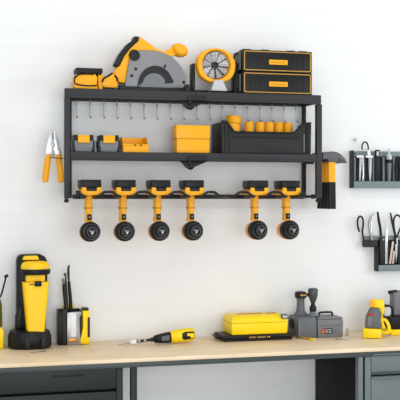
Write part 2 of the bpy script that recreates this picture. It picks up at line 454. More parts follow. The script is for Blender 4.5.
# yellow and black charger at the left end
P = Pl(88, -.165).rest(90.3, ZS)
r = thing('battery_charger', 'boxy yellow battery charger with a black top at the left end of the upper deck', 'charger', (P.x(88), -.11, ZS))
m = MB().pprism(P, [(74.6, 89.9), (74, 84), (74.8, 77), (79, 74.8), (88, 74), (95, 74.5), (97.5, 78), (97, 86), (98, 89.9)], .075, .004)
build('body', m, AMBER, r)
m = MB().pbox(P, 76.2, 69, 102.8, 73.9, .08, .003, dy=-.001); m.pbox(P, 76, 73.2, 80, 74.6, .004, .001, dy=-.001); m.pbox(P, 97, 72.5, 101.6, 75.5, .09, .001, dy=.004)
build('top_cover', m, BLACK, r)
m = MB().tube([P.p(75, 79.5, -.001), P.p(78, 76.5, -.001), P.p(83, 75.3, -.001), P.p(94, 75.2, -.001)], .003, 8, smooth=4)
m.tube([P.p(75, 85, -.001), P.p(80, 86.3, -.001), P.p(88, 86.9, -.001), P.p(96.5, 86.4, -.001)], .003, 8, smooth=4)
m.tube([P.p(74.6, 85, -.001), P.p(74.4, 80, -.001), P.p(75.4, 77, -.001)], .0028, 8, smooth=4)
build('seam_strip', m, BLACK, r)
m = MB().pprism(P, [(98.4, 74.2), (104, 74.8), (103, 79), (103.4, 89.9), (99, 89.9), (98.8, 84)], .06, .003, dy=.008)
build('side_pod', m, AMBER, r)
P = Pl(110, -.165).rest(90.6, ZS)
r = thing('battery_pack', 'rounded yellow battery pack with black trim resting beside the saw handle', 'battery', (P.x(109), -.11, ZS))
m = MB().pprism(P, [(102.2, 86.5), (102, 82.5), (104, 79.5), (109, 76.8), (112.6, 74), (114.2, 74.4), (116, 78), (117.4, 82), (118, 86.6), (116, 88.4), (104.5, 88.2)], .06, .004)
build('shell', m, AMBER, r)
m = MB().tube([P.p(102.2, 83, -.0005), P.p(104, 79.3, -.0005), P.p(108.5, 76.6, -.0005), P.p(112.5, 73.8, -.0005)], .0038, 8, smooth=4)
m.pbox(P, 105.2, 88.1, 116, 90.6, .066, .002, dy=.002)
m.tube([P.p(114.6, 76, -.001), P.p(117, 79, -.001), P.p(117.5, 82, -.001)], .004, 8, smooth=4)
build('trim', m, BLACK, r)

# circular saw
P = Pl(152, -.158).rest(90.4, ZS)
P2 = Pl(152, -.150); P2.dz = P.dz
def sv(pts): return [(110.4+u/4.706, 30+v/4.706) for u, v in pts]
r = thing('circular_saw', 'large yellow circular saw with grey half round blade guard on the upper deck', 'circular saw', (P.x(153), -.11, ZS))
m = MB().pbox(P, 119.4, 87.0, 190.4, 90.4, .10, .002, dy=-.004)
m.pbox(P, 119.6, 84.4, 133, 86.9, .03, .002, dy=.002)
m.pbox(P, 184.5, 82.6, 189.4, 87.1, .03, .002, dy=-.003)
build('base_plate', m, DARK, r)
g = sv([(68, 266), (75, 215), (86, 158), (98, 108), (112, 98), (155, 93)]) + sv(arc(200, 255, 162, 163, 90, 0, 18)) + sv([(362, 266)])
m = MB().pprism(P, g, .026, .005)
gd = build('blade_guard', m, GUARD, r)
m = MB().lathe(P.p(*sv([(113, 118)])[0], .001), (0, -1, 0), [(0, .0225), (.004, .0225), (.008, .020), (.0085, .014), (.006, .012)], 24)
build('depth_knob', m, DARK, r)
for u, v, q in ((119, 182, .0062), (100, 215, .0062), (345, 238, .0066)):
    build('screw', MB().lathe(P.p(*sv([(u, v)])[0], .0005), (0, -1, 0), [(0, q), (.002, q), (.0026, q*.6)], 14), BLACK, gd)
build('sight_slot', MB().prism([P.p(*q, -.002) for q in sv([(250, 172), (255, 156), (263, 158), (258, 174)])], .003, .0005), BLACK, gd)
low = sv(arc(212, 262, 84, 98, 178, 25, 16)) + sv([(298, 237), (290, 243), (255, 247)]) + sv(arc(206, 258, 56, 60, 25, 168, 14)) + sv([(124, 266)])
m = MB().pprism(P, low, .005, .0015, dy=-.0056)
build('lower_guard', m, DARK, r)
m = MB().pprism(P, sv(arc(215, 266, 74, 66, 0, 180, 20)), .0018, 0, dy=-.0025)
build('blade', m, GREY, r)
body = sv([(20, 195), (20, 218), (42, 246), (72, 250), (90, 150), (102, 106), (150, 94), (205, 95), (262, 114), (288, 122), (300, 112), (293, 95), (255, 92), (215, 78), (180, 52), (142, 28), (124, 44), (98, 78), (68, 118), (44, 165)])
m = MB().pprism(P, body, .05, .008, dy=.006)
build('handle_body', m, AMBER, r)
grip = sv([(20, 163), (45, 112), (80, 66), (108, 46), (113, 28), (138, 29), (134, 50), (97, 84), (67, 122), (46, 168), (34, 173)])
m = MB().pprism(P, grip, .056, .003, dy=.003)
build('rubber_grip', m, BLACK, r)
ka = math.radians(26)
ko = [(333+41*math.cos(t)*math.cos(ka)-34*math.sin(t)*math.sin(ka), 82+40*math.cos(t)*math.sin(ka)+32*math.sin(t)*math.cos(ka)) for t in [2*PI*j/28 for j in range(28)]]
kw = [P.p(*q, .03) for q in sv(ko)]; kc = sum(kw, Vector())/28
m = MB().loft([[kc+(p-kc)*f_+Vector((0, dy, 0)) for p in kw] for f_, dy in ((.45, -.032), (.72, -.027), (.92, -.016), (1, 0), (.92, .016), (.72, .027), (.45, .032))])
m.pprism(P, sv([(266, 88), (306, 66), (312, 108), (280, 120)]), .03, .004, dy=.014)
build('front_knob', m, AMBER, r)
m = MB().lathe(P.p(*sv([(150, 190)])[0], .057), (0, 1, 0), [(0, .045), (.006, .047), (.03, .044), (.034, .036)], 26)
build('motor_housing', m, AMBER, r)

# jobsite fan with a chrome rotor
def fv(u, v): return (180+u/5.714, 42+v/5.714)
P = Pl(216, -.165).rest(92.1, ZS)
def fv(u, v): return (180.8+u/5.714, 42+v/5.714)
r = thing('shop_fan', 'round yellow framed fan with shiny metal rotor between the saw and the toolboxes', 'fan', (P.x(216), -.12, ZS))
oct_ = [(93, 120), (98, 84), (130, 48), (160, 35), (200, 29), (245, 35), (290, 58), (312, 95), (316, 130), (308, 178), (285, 208), (250, 224), (205, 228), (155, 224), (112, 196), (97, 158)]
ctr = P.p(*fv(204, 126)); ri = .0595
outer = [P.p(*fv(*q)) for q in oct_]
# resample by angle for the bridge to a round hole
def at_angle(a):
    d = Vector((math.cos(a), 0, math.sin(a))); best = None
    for i in range(len(outer)):
        p, q = outer[i]-ctr, outer[(i+1) % len(outer)]-ctr; e = q-p
        den = d.x*e.z-d.z*e.x
        if abs(den) < 1e-9: continue
        t = (p.x*e.z-p.z*e.x)/den; u = (p.x*d.z-p.z*d.x)/den
        if t > 0 and -1e-6 <= u <= 1+1e-6: best = t
    return best
N = 48; rad = [at_angle(2*PI*j/N) for j in range(N)]
rad = [(rad[j-1]+rad[j]*6+rad[(j+1) % N])/8 for j in range(N)]
def ringl(f, dy): return [ctr + Vector((math.cos(2*PI*j/N)*f(j), dy, math.sin(2*PI*j/N)*f(j))) for j in range(N)]
m = MB().loft([ringl(lambda j: rad[j]*.86, .07), ringl(lambda j: rad[j]*.88, .034), ringl(lambda j: rad[j], .030), ringl(lambda j: rad[j], .012), ringl(lambda j: rad[j]*.985, .004), ringl(lambda j: rad[j]*.95, 0),
               ringl(lambda j: ri*1.05, -.002), ringl(lambda j: ri, .003), ringl(lambda j: ri*.97, .06), ringl(lambda j: ri*.97, .07)], ring=True)
build('housing', m, AMBER, r)
m = MB().lathe(ctr+Vector((0, .062, 0)), (0, -1, 0), [(0, ri*.96), (.004, ri*.96), (.0045, .01)], 40)
build('rear_grille', m, GREY, r)
rot_ = MB()
for j in range(9):
    a0 = 2*PI*j/9+.2
    q = []
    for s_, (rr, da, dy) in enumerate(((.016, -.25, .022), (.054, -.27, .012), (.0555, .0, .017), (.054, .30, .022), (.016, .3, .028))):
        q.append(ctr+Vector((rr*math.cos(a0+da), dy, rr*math.sin(a0+da))))
    rot_.loft([q, [p+Vector((0, .002, 0)) for p in q]])
rotor = build('rotor', rot_, ROTOR, r)
m = MB().lathe(ctr+Vector((0, .034, 0)), (0, -1, 0), [(0, .017), (.012, .016), (.018, .012), (.02, .006)], 24)
build('hub', m, DARK, rotor)
m = MB()
for q in (.024, .040, .054):
    m.tube([ctr+Vector((q*math.cos(2*PI*j/32), .006, q*math.sin(2*PI*j/32))) for j in range(32)], .0009, 6, closed=True)
for j in range(8):
    a = 2*PI*j/8+.1; m.tube([ctr+Vector((.012*math.cos(a), .006, .012*math.sin(a))), ctr+Vector((.056*math.cos(a), .006, .056*math.sin(a)))], .001, 6)
build('front_grille', m, STEEL, r)
m = MB().pprism(P, [fv(170, 276), fv(190, 216), fv(236, 212), fv(264, 276)], .05, .003, dy=-.010)
build('front_foot', m, LGREY, r)
m = MB().pbox(P, *fv(72, 262), *fv(338, 285), .02, .003, dy=.0755); build('stand', m, BLACK, r)
build('stand_arm', MB().pbox(P, *fv(76, 118), *fv(92, 285), .05, .003, dy=.025), BLACK, r)
build('stand_arm', MB().pbox(P, *fv(318, 118), *fv(338, 285), .05, .003, dy=.025), BLACK, r)
build('pivot_knob', MB().pbox(P, *fv(70, 190), *fv(86, 255), .01, .003, dy=.0145), BLACK, r)
build('pivot_knob', MB().pbox(P, *fv(324, 170), *fv(340, 255), .01, .003, dy=.0145), BLACK, r)

# two organiser cases
def case(label, y0, y1, zbase, lid):
    P = Pl(277, -.182).rest(y1, zbase)
    r = thing('organizer_case', label, 'toolbox', (P.x(277), -.11, zbase), 'stacked organizer cases')
    Pf = P
    m = MB().pbox(P, 242.6, y0, 312.2, y1, .135, .004)
    b = build('body', m, BLACK, r)
    t = MB(); o, i_ = rrect(244, y0+1.2, 310.9, y1-1, 1.6), rrect(244.9, y0+2.1, 310, y1-1.9, 1.1)
    L0 = [P.p(u, v, -.0012) for u, v in o]; L1 = [P.p(u, v, -.0012) for u, v in i_]
    L2 = [p+Vector((0, .003, 0)) for p in L1]; L3 = [p+Vector((0, .003, 0)) for p in L0]
    t.loft([L0, L1, L2, L3], ring=True); build('trim_line', t, TRIM, r)
    for x in (249, 254, 259, 292, 297, 302):
        build('front_rib', MB().pbox(P, x, y0+4, x+2.4, y1-4, .003, .0008, dy=-.0012), BLACK, r)
    ym = (y0+y1)/2+1.2
    la = build('latch', MB().pbox(P, 268.8, ym-2.6, 287.4, ym+2.4, .006, .002, dy=-.0055), AMBER, r)
    mk = MB(); xs = 271.0
    for w in (1.9, 1.6, 2.1, 1.5, 1.8, 1.7):
        mk.pbox(P, xs, ym-.75, xs+w, ym+.75, .0006, 0, dy=-.0062); xs += w+.6
    build('latch_lettering', mk, DYEL, la)
    sd = MB().box((P.x(242.6)-.006, P.Y+.02, P.z(y1-2)), (P.x(242.6)-.0004, P.Y+.115, P.z(y0+2)), .002)
    build('side_panel', sd, MGREY, r)
    if lid:
        for x in (244, 262, 288, 300):
            build('top_cleat', MB().pbox(P, x, y0-.9, x+8, y0-.05, .06, .001, dy=.012), BLACK, r)
        hx_ = P.x(242.6)-.0065
        h = MB().tube([(hx_, P.Y+.035, P.z(y0+3.5)), (hx_-.010, P.Y+.04, P.z(y0+4)), (hx_-.013, P.Y+.065, P.z(y0+9)), (hx_-.010, P.Y+.04, P.z(y0+13)), (hx_, P.Y+.035, P.z(y0+14))], .0035, 8, smooth=4)
        build('side_handle', h, BLACK, r)
    return P.z(y0)
ztop = case('black organizer case with ochre trim lying directly on the upper deck, lower of two', 72.1, 93.9, ZS, False)
case('black organizer case with ochre trim stacked on top of the other case', 50.0, 71.6, ztop+.0006, True)

# ------------------------------------------------------------------ things on the lower deck
ZM = zt2+.0004
P = Pl(84, -.175).rest(152.1, ZM)
def make_charger():
    r = thing('tool_battery', 'small grey battery case with yellow clasp on the lower deck, nearest the left upright', 'battery', (P.x(83.7), -.12, ZM), 'grey battery cases on the lower deck')
    m = MB().pprism(P, [(74.2, 140.4), (93.2, 140.4), (92.9, 147), (91.6, 152.0), (75.6, 152.0), (74.5, 147)], .085, .002)
    build('body', m, GREY, r)
    for xa, xb in ((73.9, 77.6), (89.6, 93.4)): build('top_post', MB().pbox(P, xa, 135.2, xb, 140.9, .07, .0025, dy=-.003), BLACK, r)
    build('top_plate', MB().pbox(P, 77.4, 136.6, 90, 140.3, .06, .001, dy=.006), BLACK, r)
    for xa, xb in ((72.4, 74.2), (93.2, 95)): build('side_clip', MB().pbox(P, xa, 140.8, xb, 147.5, .05, .0015, dy=.002), DARK, r)
    for xa, xb in ((72.9, 75.1), (92.4, 94.8)): build('foot', MB().pbox(P, xa, 147.2, xb, 152.0, .05, .0015, dy=-.002), DARK, r)
    m = MB().pbox(P, 77.7, 135.6, 89.5, 143.2, .012, .002, dy=-.0065)
    build('clasp', m, AMBER, r)
    return r
bc = make_charger()
c = place_copy(bc, bc.location + Vector((X(109.4, -.175)-X(84, -.175), 0, 0)), 'small grey battery case with yellow clasp beside the open yellow bin')
# open bin
P = Pl(136, -.175).rest(152.7, ZM)
r = MB(); x0, x1 = P.x(123.1), P.x(148.6); y0, y1 = -.175, -.075; zf, zb_ = P.z(145.2), P.z(137.2); z0 = ZM; t = .0025
r.box((x0, y0, z0), (x1, y0+t, zf), .0008)
r.box((x0, y1-t, z0), (x1, y1, zb_), .0008)
r.box((x0+t, y0+t, z0), (x1-t, y1-t, z0+t))
for xa in (x0, x1-t):
    r.loft([[(xa, y0+t, z0), (xa, y0+t, zf), (xa, y0+.03, zb_), (xa, y1-t, zb_), (xa, y1-t, z0)], [(xa+t, y0+t, z0), (xa+t, y0+t, zf), (xa+t, y0+.03, zb_), (xa+t, y1-t, zb_), (xa+t, y1-t, z0)]])
bn = thing('storage_bin', 'small open yellow parts bin with low front on the lower deck', 'bin', ((x0+x1)/2, -.125, ZM))
build('shell', r, AMBER, bn)
m = MB().pbox(P, 122.6, 144.6, 149.1, 146.2, .0024, .0008, dy=-.0026); build('front_rim', m, AMBER, bn)
for u in (133.8, 139.5): build('rim_hole', MB().pbox(P, u, 144.8, u+2.2, 146, .0008, 0, dy=-.0036), DARK, bn)
# lidded yellow box
P = Pl(191, -.175).rest(153.1, ZM)
bx = thing('storage_box', 'closed yellow two tier box with seam across its middle on the lower deck', 'box', (P.x(191), -.115, ZM))
build('base', MB().pbox(P, 176.8, 139.4, 209.6, 153.1, .075, .003), AMBER, bx)
build('lid', MB().pbox(P, 176.2, 125.4, 210.1, 138.8, .077, .003, dy=-.001), AMBER, bx)
build('seam', MB().pbox(P, 177, 138.7, 209.4, 139.5, .072, 0, dy=.002), DYEL, bx)
# black tote
P = Pl(265, -.187).rest(152.9, ZM)
def tv(u, v): return (205+u/3.478, 108+v/3.478)
tt = thing('open_tote', 'long black open tool tote with dipped front on the lower deck', 'tote', (P.x(265), -.11, ZM))
Dp = .15; m = MB()
prof = [(222.2, 152.4), (221.4, 123), (222.4, 121.4), (226.4, 121.4), (233.6, 130.8), (235.6, 131.8), (292.6, 131.8), (294.8, 130.8), (302.4, 121.8), (310.6, 121.4), (311.4, 123), (310.8, 152.4)]
m.pprism(P, prof, .004, .001)
xa, xb = P.x(221.9), P.x(311.1)
m.box((xa, P.Y+.0042, ZM+.002), (xa+.004, P.Y+Dp, P.z(122)), .001); m.box((xb-.004, P.Y+.0042, ZM+.002), (xb, P.Y+Dp, P.z(122)), .001)
m.box((xa+.004, P.Y+Dp-.004, ZM+.002), (xb-.004, P.Y+Dp, P.z(128)), .001); m.box((xa+.004, P.Y+.004, ZM+.0005), (xb-.004, P.Y+Dp-.004, ZM+.004))
build('tub', m, DARK, tt)
m = MB()
m.pprism(P, [(221, 120.7), (226.8, 120.7), (234.2, 130.2), (236, 131), (292.4, 131), (294.4, 130.2), (302.2, 120.9), (311.4, 120.7), (311.4, 122), (302.8, 122.4), (295.4, 131.3), (293, 132.4), (235.4, 132.4), (233, 131.3), (226, 122.2), (221, 122)], .007, .001, dy=-.0042)
build('rim', m, BLACK, tt)
for x in (224.2, 228.6): build('front_rib', MB().pbox(P, x, 124, x+1.2, 151, .003, .001, dy=-.0032), BLACK, tt)
build('front_ridge', MB().pbox(P, 232, 136.2, 299, 137.2, .0022, .0008, dy=-.0022), BLACK, tt)
build('corner_rib', MB().pbox(P, 306, 124, 310, 151.5, .003, .001, dy=-.0035), BLACK, tt)
build('pale_strip', MB().pbox(P, 303.4, 133, 304.4, 151, .003, .0008, dy=-.0032), GREY, tt)['label'] = 'pale grey vertical strip'
# things in the tote
zfl = ZM+.0045
grp = 'yellow canisters standing in the tote'
YC_ = -.115
PC_ = Pl(268, YC_)
kx = [(244.6, 253.9), (255.8, 264.2), (265.3, 273.6), (274.9, 282.9), (284.0, 292.2)]
lab = ['small yellow canister standing next to the leaning wide jar in the tote', 'small yellow canister second from the left in the row of five in the tote', 'middle small yellow canister of the row of five in the tote',
       'small yellow canister second from the right in the row of five in the tote', 'small yellow canister at the right end of the row in the tote']
xc0 = PC_.x(249.2); rr = .0195; ztp = PC_.z(122.2); H = ztp-zfl
can = thing('canister', lab[0], 'canister', (xc0, YC_, zfl), grp)
build('body', MB().lathe((xc0, YC_, zfl), (0, 0, 1), [(0, rr*.9), (.003, rr), (H*.62, rr), (H*.64, rr*.97), (H*.66, rr)], 28), AMBER, can)
build('cap', MB().lathe((xc0, YC_, zfl+H*.665), (0, 0, 1), [(0, rr*.97), (.002, rr), (H*.31, rr*.98), (H*.33, rr*.9), (H*.335, rr*.75), (H*.33, rr*.6)], 28), AMBER, can)
for i in range(1, 5):
    place_copy(can, (PC_.x((kx[i][0]+kx[i][1])/2), YC_, zfl), lab[i])
jx = PC_.x(233.6); a = Vector((.09, 0, 1)).normalized(); o = Vector((jx-.012, YC_-.0, zfl+.0029))
jar = thing('jar', 'wide yellow jar leaning at the left end inside the black tote', 'jar', (jx-.012, YC_, zfl))
hj = (PC_.z(116.8)-zfl)
build('body', MB().lathe(o, a, [(0, .028), (.004, .031), (hj*.75, .031), (hj*.78, .029)], 28), AMBER, jar)
build('lid', MB().lathe(o+a*hj*.785, a, [(0, .031), (.003, .0325), (hj*.17, .0325), (hj*.2, .029)], 28), AMBER, jar)

# ------------------------------------------------------------------ pliers on the left end
P = Pl(53, -.115)
def lv(u, v): return (36+u/6.15, 125+v/6.15)
pl = thing('pliers', 'silver combination pliers with yellow handles hanging left of the shelf', 'pliers', P.p(53, 156))
lj = [(101, 24), (86, 45), (72, 90), (64, 132), (60, 190), (97, 190), (102, 165), (109, 150), (112, 128), (103, 100), (103, 45), (105, 27)]
rj = [(109, 24), (124, 45), (140, 88), (147, 118), (134, 124), (136, 136), (150, 140), (158, 190), (122, 190), (112, 160), (104, 140), (104, 122), (110, 100), (108, 45)]
m = MB().pprism(P, [lv(*q) for q in lj], .010, .0015); build('jaw', m, NICKEL, pl)
m = MB().pprism(P, [lv(*q) for q in rj], .010, .0015, dy=.0012); build('jaw', m, NICKEL, pl)
m = MB().lathe(P.p(*lv(104, 122), -.0005), (0, -1, 0), [(0, .009), (.002, .009), (.003, .006)], 18); build('rivet', m, STEEL, pl)
m = MB()
for k in range(5): m.pbox(P, *lv(97, 52+k*8), *lv(111, 55+k*8), .001, 0, dy=-.0008)
build('jaw_teeth', m, DARK, pl)
def grip(pts, rs, dy): return MB().tube([P.p(*lv(*q), dy) for q in pts], rs, 14, smooth=4)
build('handle', grip([(79, 178), (74, 215), (66, 270), (60, 320), (60, 346), (60, 353)], [.0115, .0130, .0132, .0130, .0122, .005], .008), AMBER, pl)
build('handle', grip([(141, 178), (143, 215), (150, 270), (154, 320), (155, 346), (155, 353)], [.0115, .0126, .0130, .0130, .0122, .005], .008), AMBER, pl)
# the peg they hang on
m = MB().tube([(X(66, -.11)+.004, YF+.0245, P.z(158.6)), (X(66, -.11)+.004, -.14, P.z(158.6)), (X(60, -.13), -.13, P.z(158.4)), P.p(53, 158, -.014), P.p(50, 157.5, -.014)], .0016, 8, smooth=4)
m.tube([P.p(53.2, 158, -.014), P.p(53.1, 154, .002), P.p(53.1, 154, .022)], .0014, 8)
build('side_hook', m, SHELFD, sh)

# ------------------------------------------------------------------ hammers
YH = -.165
P = Pl(332, YH)
def make_hammer():
    r = thing('claw_hammer', 'claw hammer with yellow and black handle hanging nearest the viewer right of shelf', 'hammer', P.p(331.6, 164), 'claw hammers hanging at the right end of the shelf')
    hv = lambda u, v: (310+u/5.72, 145+v/5.72)
    m = MB()
    top = [(70, 46), (78, 40), (98, 42), (112, 37), (132, 37), (155, 42), (178, 56), (198, 78), (210, 102), (199, 103), (186, 90), (172, 80), (157, 76), (150, 98), (104, 98), (98, 80), (78, 84), (70, 78)]
    m.pprism(P, [hv(*q) for q in top], .020, .003, dy=-.010)
    build('head', m, HEADM, r)
    xm = P.x(331.6)
    def stk(z0, z1, w0, w1, d):
        return MB().loft([[(xm+w*math.copysign(abs(math.cos(a))**.6, math.cos(a)), YH+d*math.copysign(abs(math.sin(a))**.6, math.sin(a)), z) for a in [2*PI*j/16 for j in range(16)]] for z, w in ((z0, w0), (z1, w1))])
    build('handle', stk(P.z(162.3), P.z(182), .0165, .0155, .007), AMBER, r)
    g_ = stk(P.z(182.1), P.z(209), .0168, .0185, .0095)
    build('grip', g_, BLACK, r)
    rb = MB()
    for k in range(-2, 3): rb.box((xm+k*.0062-.001, YH-.0108, P.z(207)), (xm+k*.0062+.001, YH-.0085, P.z(184)), .0006)
    build('grip_rib', rb, DARK, r)
    return r
hm = make_hammer()
hl = ['claw hammer hanging second from the front in the row right of the shelf', 'claw hammer third from the front, second from the wall, right of the shelf', 'claw hammer hanging closest to the wall in the row right of the shelf']
for i in range(3):
    place_copy(hm, hm.location + Vector((0, .038*(i+1), 0)), hl[i])
zh = P.z(145+84/5.72)-.0006
m = MB().box((P.x(324.2), YF+.006, zh-.006), (P.x(326.2), -.0125, zh), .001); m.box((P.x(321.7), -.0265, zh-.014), (P.x(326.2), -.0125, zh-.0062), .001)
m.box((xbr+.0095, -.0265, zh-.014), (P.x(321.6), -.0125, zh-.004), .001)
build('hammer_bracket', m, SHELFD, sh)

# ------------------------------------------------------------------ wall racks on the right
def rv1(u, v): return (345+u/7.27, 135+v/7.27)
YR = -.045
P = Pl(385, YR)
def rv1(u, v): return (345+3.2*max(0, 1-u/180)+u/7.27, 135+v/7.27)
rk = thing('tool_rack', 'upper grey wall rack with slots full of slim hand tools', 'tool rack', P.p(388, 188, .045))
m = MB().pbox(P, 354, 152, 428, 187.5, .008, .001, dy=.036); build('back_plate', m, RACKD, rk)
m = MB().pbox(P, 354, 151.2, 428, 156.4, .008, .001, dy=.026); build('top_bar', m, RACK, rk)
m = MB().pbox(P, 354, 181.3, 428, 188, .036, .0015)
for k in range(8): m.pbox(P, *rv1(140+75*k-2, 337), *rv1(140+75*k+2, 384), .002, 0, dy=-.0008)
build('bottom_tray', m, RACK, rk)
m = MB().pbox(P, 353.3, 150.7, 353.9, 188.1, .044, .001); build('end_plate', m, RACKD, rk)
for k in range(9):
    u = 62+75*k
    build('divider', MB().pbox(P, *rv1(u, 160), *rv1(u+11, 336), .02, .0008, dy=.014), RACK, rk)
for u in (75, 345): build('screw', MB().lathe(P.p(*rv1(u, 136), .0258), (0, -1, 0), [(0, .004), (.002, .004), (.003, .002)], 12), DARK, rk)
def onr(u, v, dy): return P.p(*rv1(u, v), dy)
zt_ = 334
DT = .006
# t1
t = thing('caliper', 'silver T headed caliper in the leftmost slot of the upper rack', 'caliper', onr(103, zt_, DT))
m = MB().pbox(P, *rv1(75, 150), *rv1(132, 166), .007, .0015, dy=DT-.004); build('head', m, WHITEP, t)
m = MB().prism([onr(u, v, DT-.003) for u, v in ((96, 167), (116, 167), (112, 260), (106, zt_), (94, zt_))], .005, .001); build('beam', m, STEEL, t)
m = MB().prism([onr(u, v, DT-.003) for u, v in ((118, 167), (127, 167), (133, 290), (128, zt_), (119, zt_), (126, 285))], .004, .0006); build('slide', m, CHROME, t)
# t2
t = thing('hook_tool', 'white headed tool with a dark bent hook rising above the upper rack', 'hand tool', onr(184, zt_, DT))
m = MB().pbox(P, *rv1(150, 150), *rv1(207, 166), .008, .0015, dy=DT-.004); m.prism([onr(u, v, DT-.003) for u, v in ((166, 149), (164, 112), (184, 110), (190, 149))], .006, .001); build('head', m, WHITEP, t)
m = MB().prism([onr(u, v, DT-.003) for u, v in ((172, 167), (197, 167), (194, 280), (190, zt_), (180, zt_), (176, 280))], .006, .001); build('shaft', m, STEEL, t)
m = MB().tube([onr(u, v, DT) for u, v in ((122, 108), (120, 82), (130, 60), (147, 52), (163, 62), (171, 84), (173, 109))], .0034, 10, smooth=4); build('hook', m, DARK, t)
# t3
t = thing('utility_knife', 'flat black knife with a hole at its top in the upper rack', 'knife', onr(239, zt_, DT))
m = MB().prism([onr(u, v, DT-.004) for u, v in ((222, 112), (228, 108), (250, 108), (256, 112), (254, zt_), (224, zt_))], .008, .001); build('body', m, BLACK, t)
m = MB().prism([onr(u, v, DT-.0046) for u, v in rrect(231, 118, 248, 152, 6)], .001, 0); build('window', m, LGREY, t)
# t4
t = thing('marking_gauge', 'tapered grey and white probe with a black collar in the upper rack', 'hand tool', onr(326, zt_, DT))
m = MB().lathe(onr(325, 178, DT), (0, 0, 1), [(0, .012), (.006, .0135), (.018, .0125), (.024, .006), (.044, .004), (.050, .001)], 18); build('head', m, LGREY, t)
m = MB().lathe(onr(325, 200, DT), (0, 0, 1), [(0, .014), (.012, .014)], 18); build('collar', m, BLACK, t)
m = MB().lathe(onr(325, zt_, DT), (0, 0, 1), [(0, .007), (.08, .011)], 16); build('shaft', m, GREY, t)
# t5
t = thing('needle_pliers', 'black handled pliers in the upper rack near the right picture edge', 'pliers', onr(386, zt_, DT))
for pts in (((376, zt_), (372, 240), (384, 180), (392, 150)), ((398, zt_), (402, 240), (394, 180), (388, 150))):
    m = MB().tube([onr(u, v, DT+(.0 if pts[0][0] < 390 else .0)) for u, v in pts], [.004, .0055, .0055, .003], 10, smooth=4)
    build('handle', m, BLACK, t)
# screw in the wall
q = Vector((X(354, 0), -.0005, Z(140.5, 354, 0)))
w = MB().lathe(q, (0, -1, .25), [(0, .003), (.012, .003), (.0125, .0065), (.015, .0065), (.017, .003)], 14)
solo('wall_screw', w, STEEL, 'small steel screw left sticking out of the wall above the upper rack', 'screw', q)

def rv2(u, v): return (351.8+u/5.72, 205+v/5.72)
P2_ = Pl(385, YR)
rk = thing('tool_rack', 'lower stepped dark wall rack holding scissors, snips and brushes', 'tool rack', P2_.p(390, 271, .045))
m = MB().pbox(P2_, *rv2(80, 204), *rv2(148, 240), .036, .001, dy=.002); m.pbox(P2_, *rv2(152, 200), 428, 271, .008, .001, dy=.036)
m.pbox(P2_, *rv2(151, 241), *rv2(153, 380), .044, .001)
build('back_plate', m, RACKD, rk)
m = MB().pbox(P2_, *rv2(80, 178), 428, 240.4, .008, .001, dy=.026); build('top_bar', m, RACK, rk)
m = MB().pbox(P2_, *rv2(153.4, 344), 428, 271.2, .036, .0015); build('bottom_tray', m, RACK, rk)
for u in (212, 274, 336, 398): build('divider', MB().pbox(P2_, *rv2(u, 212), *rv2(u+9, 342), .02, .0008, dy=.014), RACKD, rk)
def on2(u, v, dy): return P2_.p(*rv2(u, v), dy)
DB = .010
t = thing('hook_knife', 'tool with a bent black loop handle at the left step of lower rack', 'hand tool', on2(72, 203, DB))
m = MB().tube([on2(u, v, DB) for u, v in ((48, 152), (38, 108), (42, 76), (55, 64), (68, 78), (71, 112), (66, 150), (70, 178))], .0042, 10, smooth=4); build('handle', m, BLACK, t)
m = MB().cyl(on2(71, 178, DB), on2(74, 202, DB), .004); build('shank', m, DARK, t)
t = thing('curved_pliers', 'shiny silver curved jaw pliers standing on the step of lower rack', 'pliers', on2(118, 203, DB))
m = MB().tube([on2(u, v, DB) for u, v in ((136, 46), (114, 72), (104, 112), (112, 160), (121, 202))], [.002, .0045, .006, .0055, .0045], 10, smooth=4); build('jaw', m, STEEL, t)
m = MB().tube([on2(u, v, DB+.006) for u, v in ((128, 62), (120, 95), (121, 130), (120, 165), (124, 202))], [.0015, .004, .005, .0045, .004], 10, smooth=4); build('jaw', m, CHROME, t)
t = thing('loppers', 'long black handled cutter with brass pivot in the lower rack', 'cutter', on2(178, 338, .012))
m = MB().tube([on2(u, v, .012) for u, v in ((155, 38), (160, 80), (169, 130), (174, 180))], [.004, .006, .006, .006], 10, smooth=4); build('upper_arm', m, BLACK, t)
m = MB().prism([on2(u, v, .007) for u, v in ((165, 185), (195, 185), (194, 260), (188, 338), (168, 338), (164, 260))], .010, .002); build('handle', m, DARK, t)
m = MB().lathe(on2(184, 198, .0068), (0, -1, 0), [(0, .005), (.002, .005), (.003, .003)], 14); build('pivot', m, BRASS, t)
t = MB().prism([on2(u, v, .010) for u, v in ((206, 110), (211, 180), (210, 338), (196, 338), (199, 180))], .004, .0008)
solo('steel_blade', t, CHROME, 'thin pointed bright blade standing beside the black cutter in lower rack', 'blade', on2(203, 338, .01))
t = MB().prism([on2(u, v, .008) for u, v in ((236, 208), (247, 210), (230, 338), (218, 338))], .006, .0015)
solo('wooden_stick', t, COPPER, 'long pale copper stick leaning in the lower rack', 'stick', on2(226, 338, .01), 'pale sticks in the lower rack')
t = MB().prism([on2(u, v, .008) for u, v in ((244, 262), (253, 264), (246, 338), (235, 338))], .006, .0015)
solo('wooden_stick', t, COPPER, 'short pale copper stick right of the long one in the lower rack', 'stick', on2(240, 338, .01), 'pale sticks in the lower rack')
t = thing('scissors', 'black scissors with open loop handles in the lower rack at right edge', 'scissors', on2(262, 338, .016))
m = MB().tube([on2(u, v, .012) for u, v in ((228, 44), (236, 90), (247, 140), (256, 185), (259, 225))], [.003, .005, .005, .004, .004], 10, smooth=4); build('arm', m, BLACK, t)
m = MB().tube([on2(u, v, .015) for u, v in ((262, 185), (250, 130), (250, 80), (268, 58), (288, 74), (292, 115), (280, 150), (268, 180))], .004, 10, smooth=4, closed=True); build('loop_handle', m, BLACK, t)
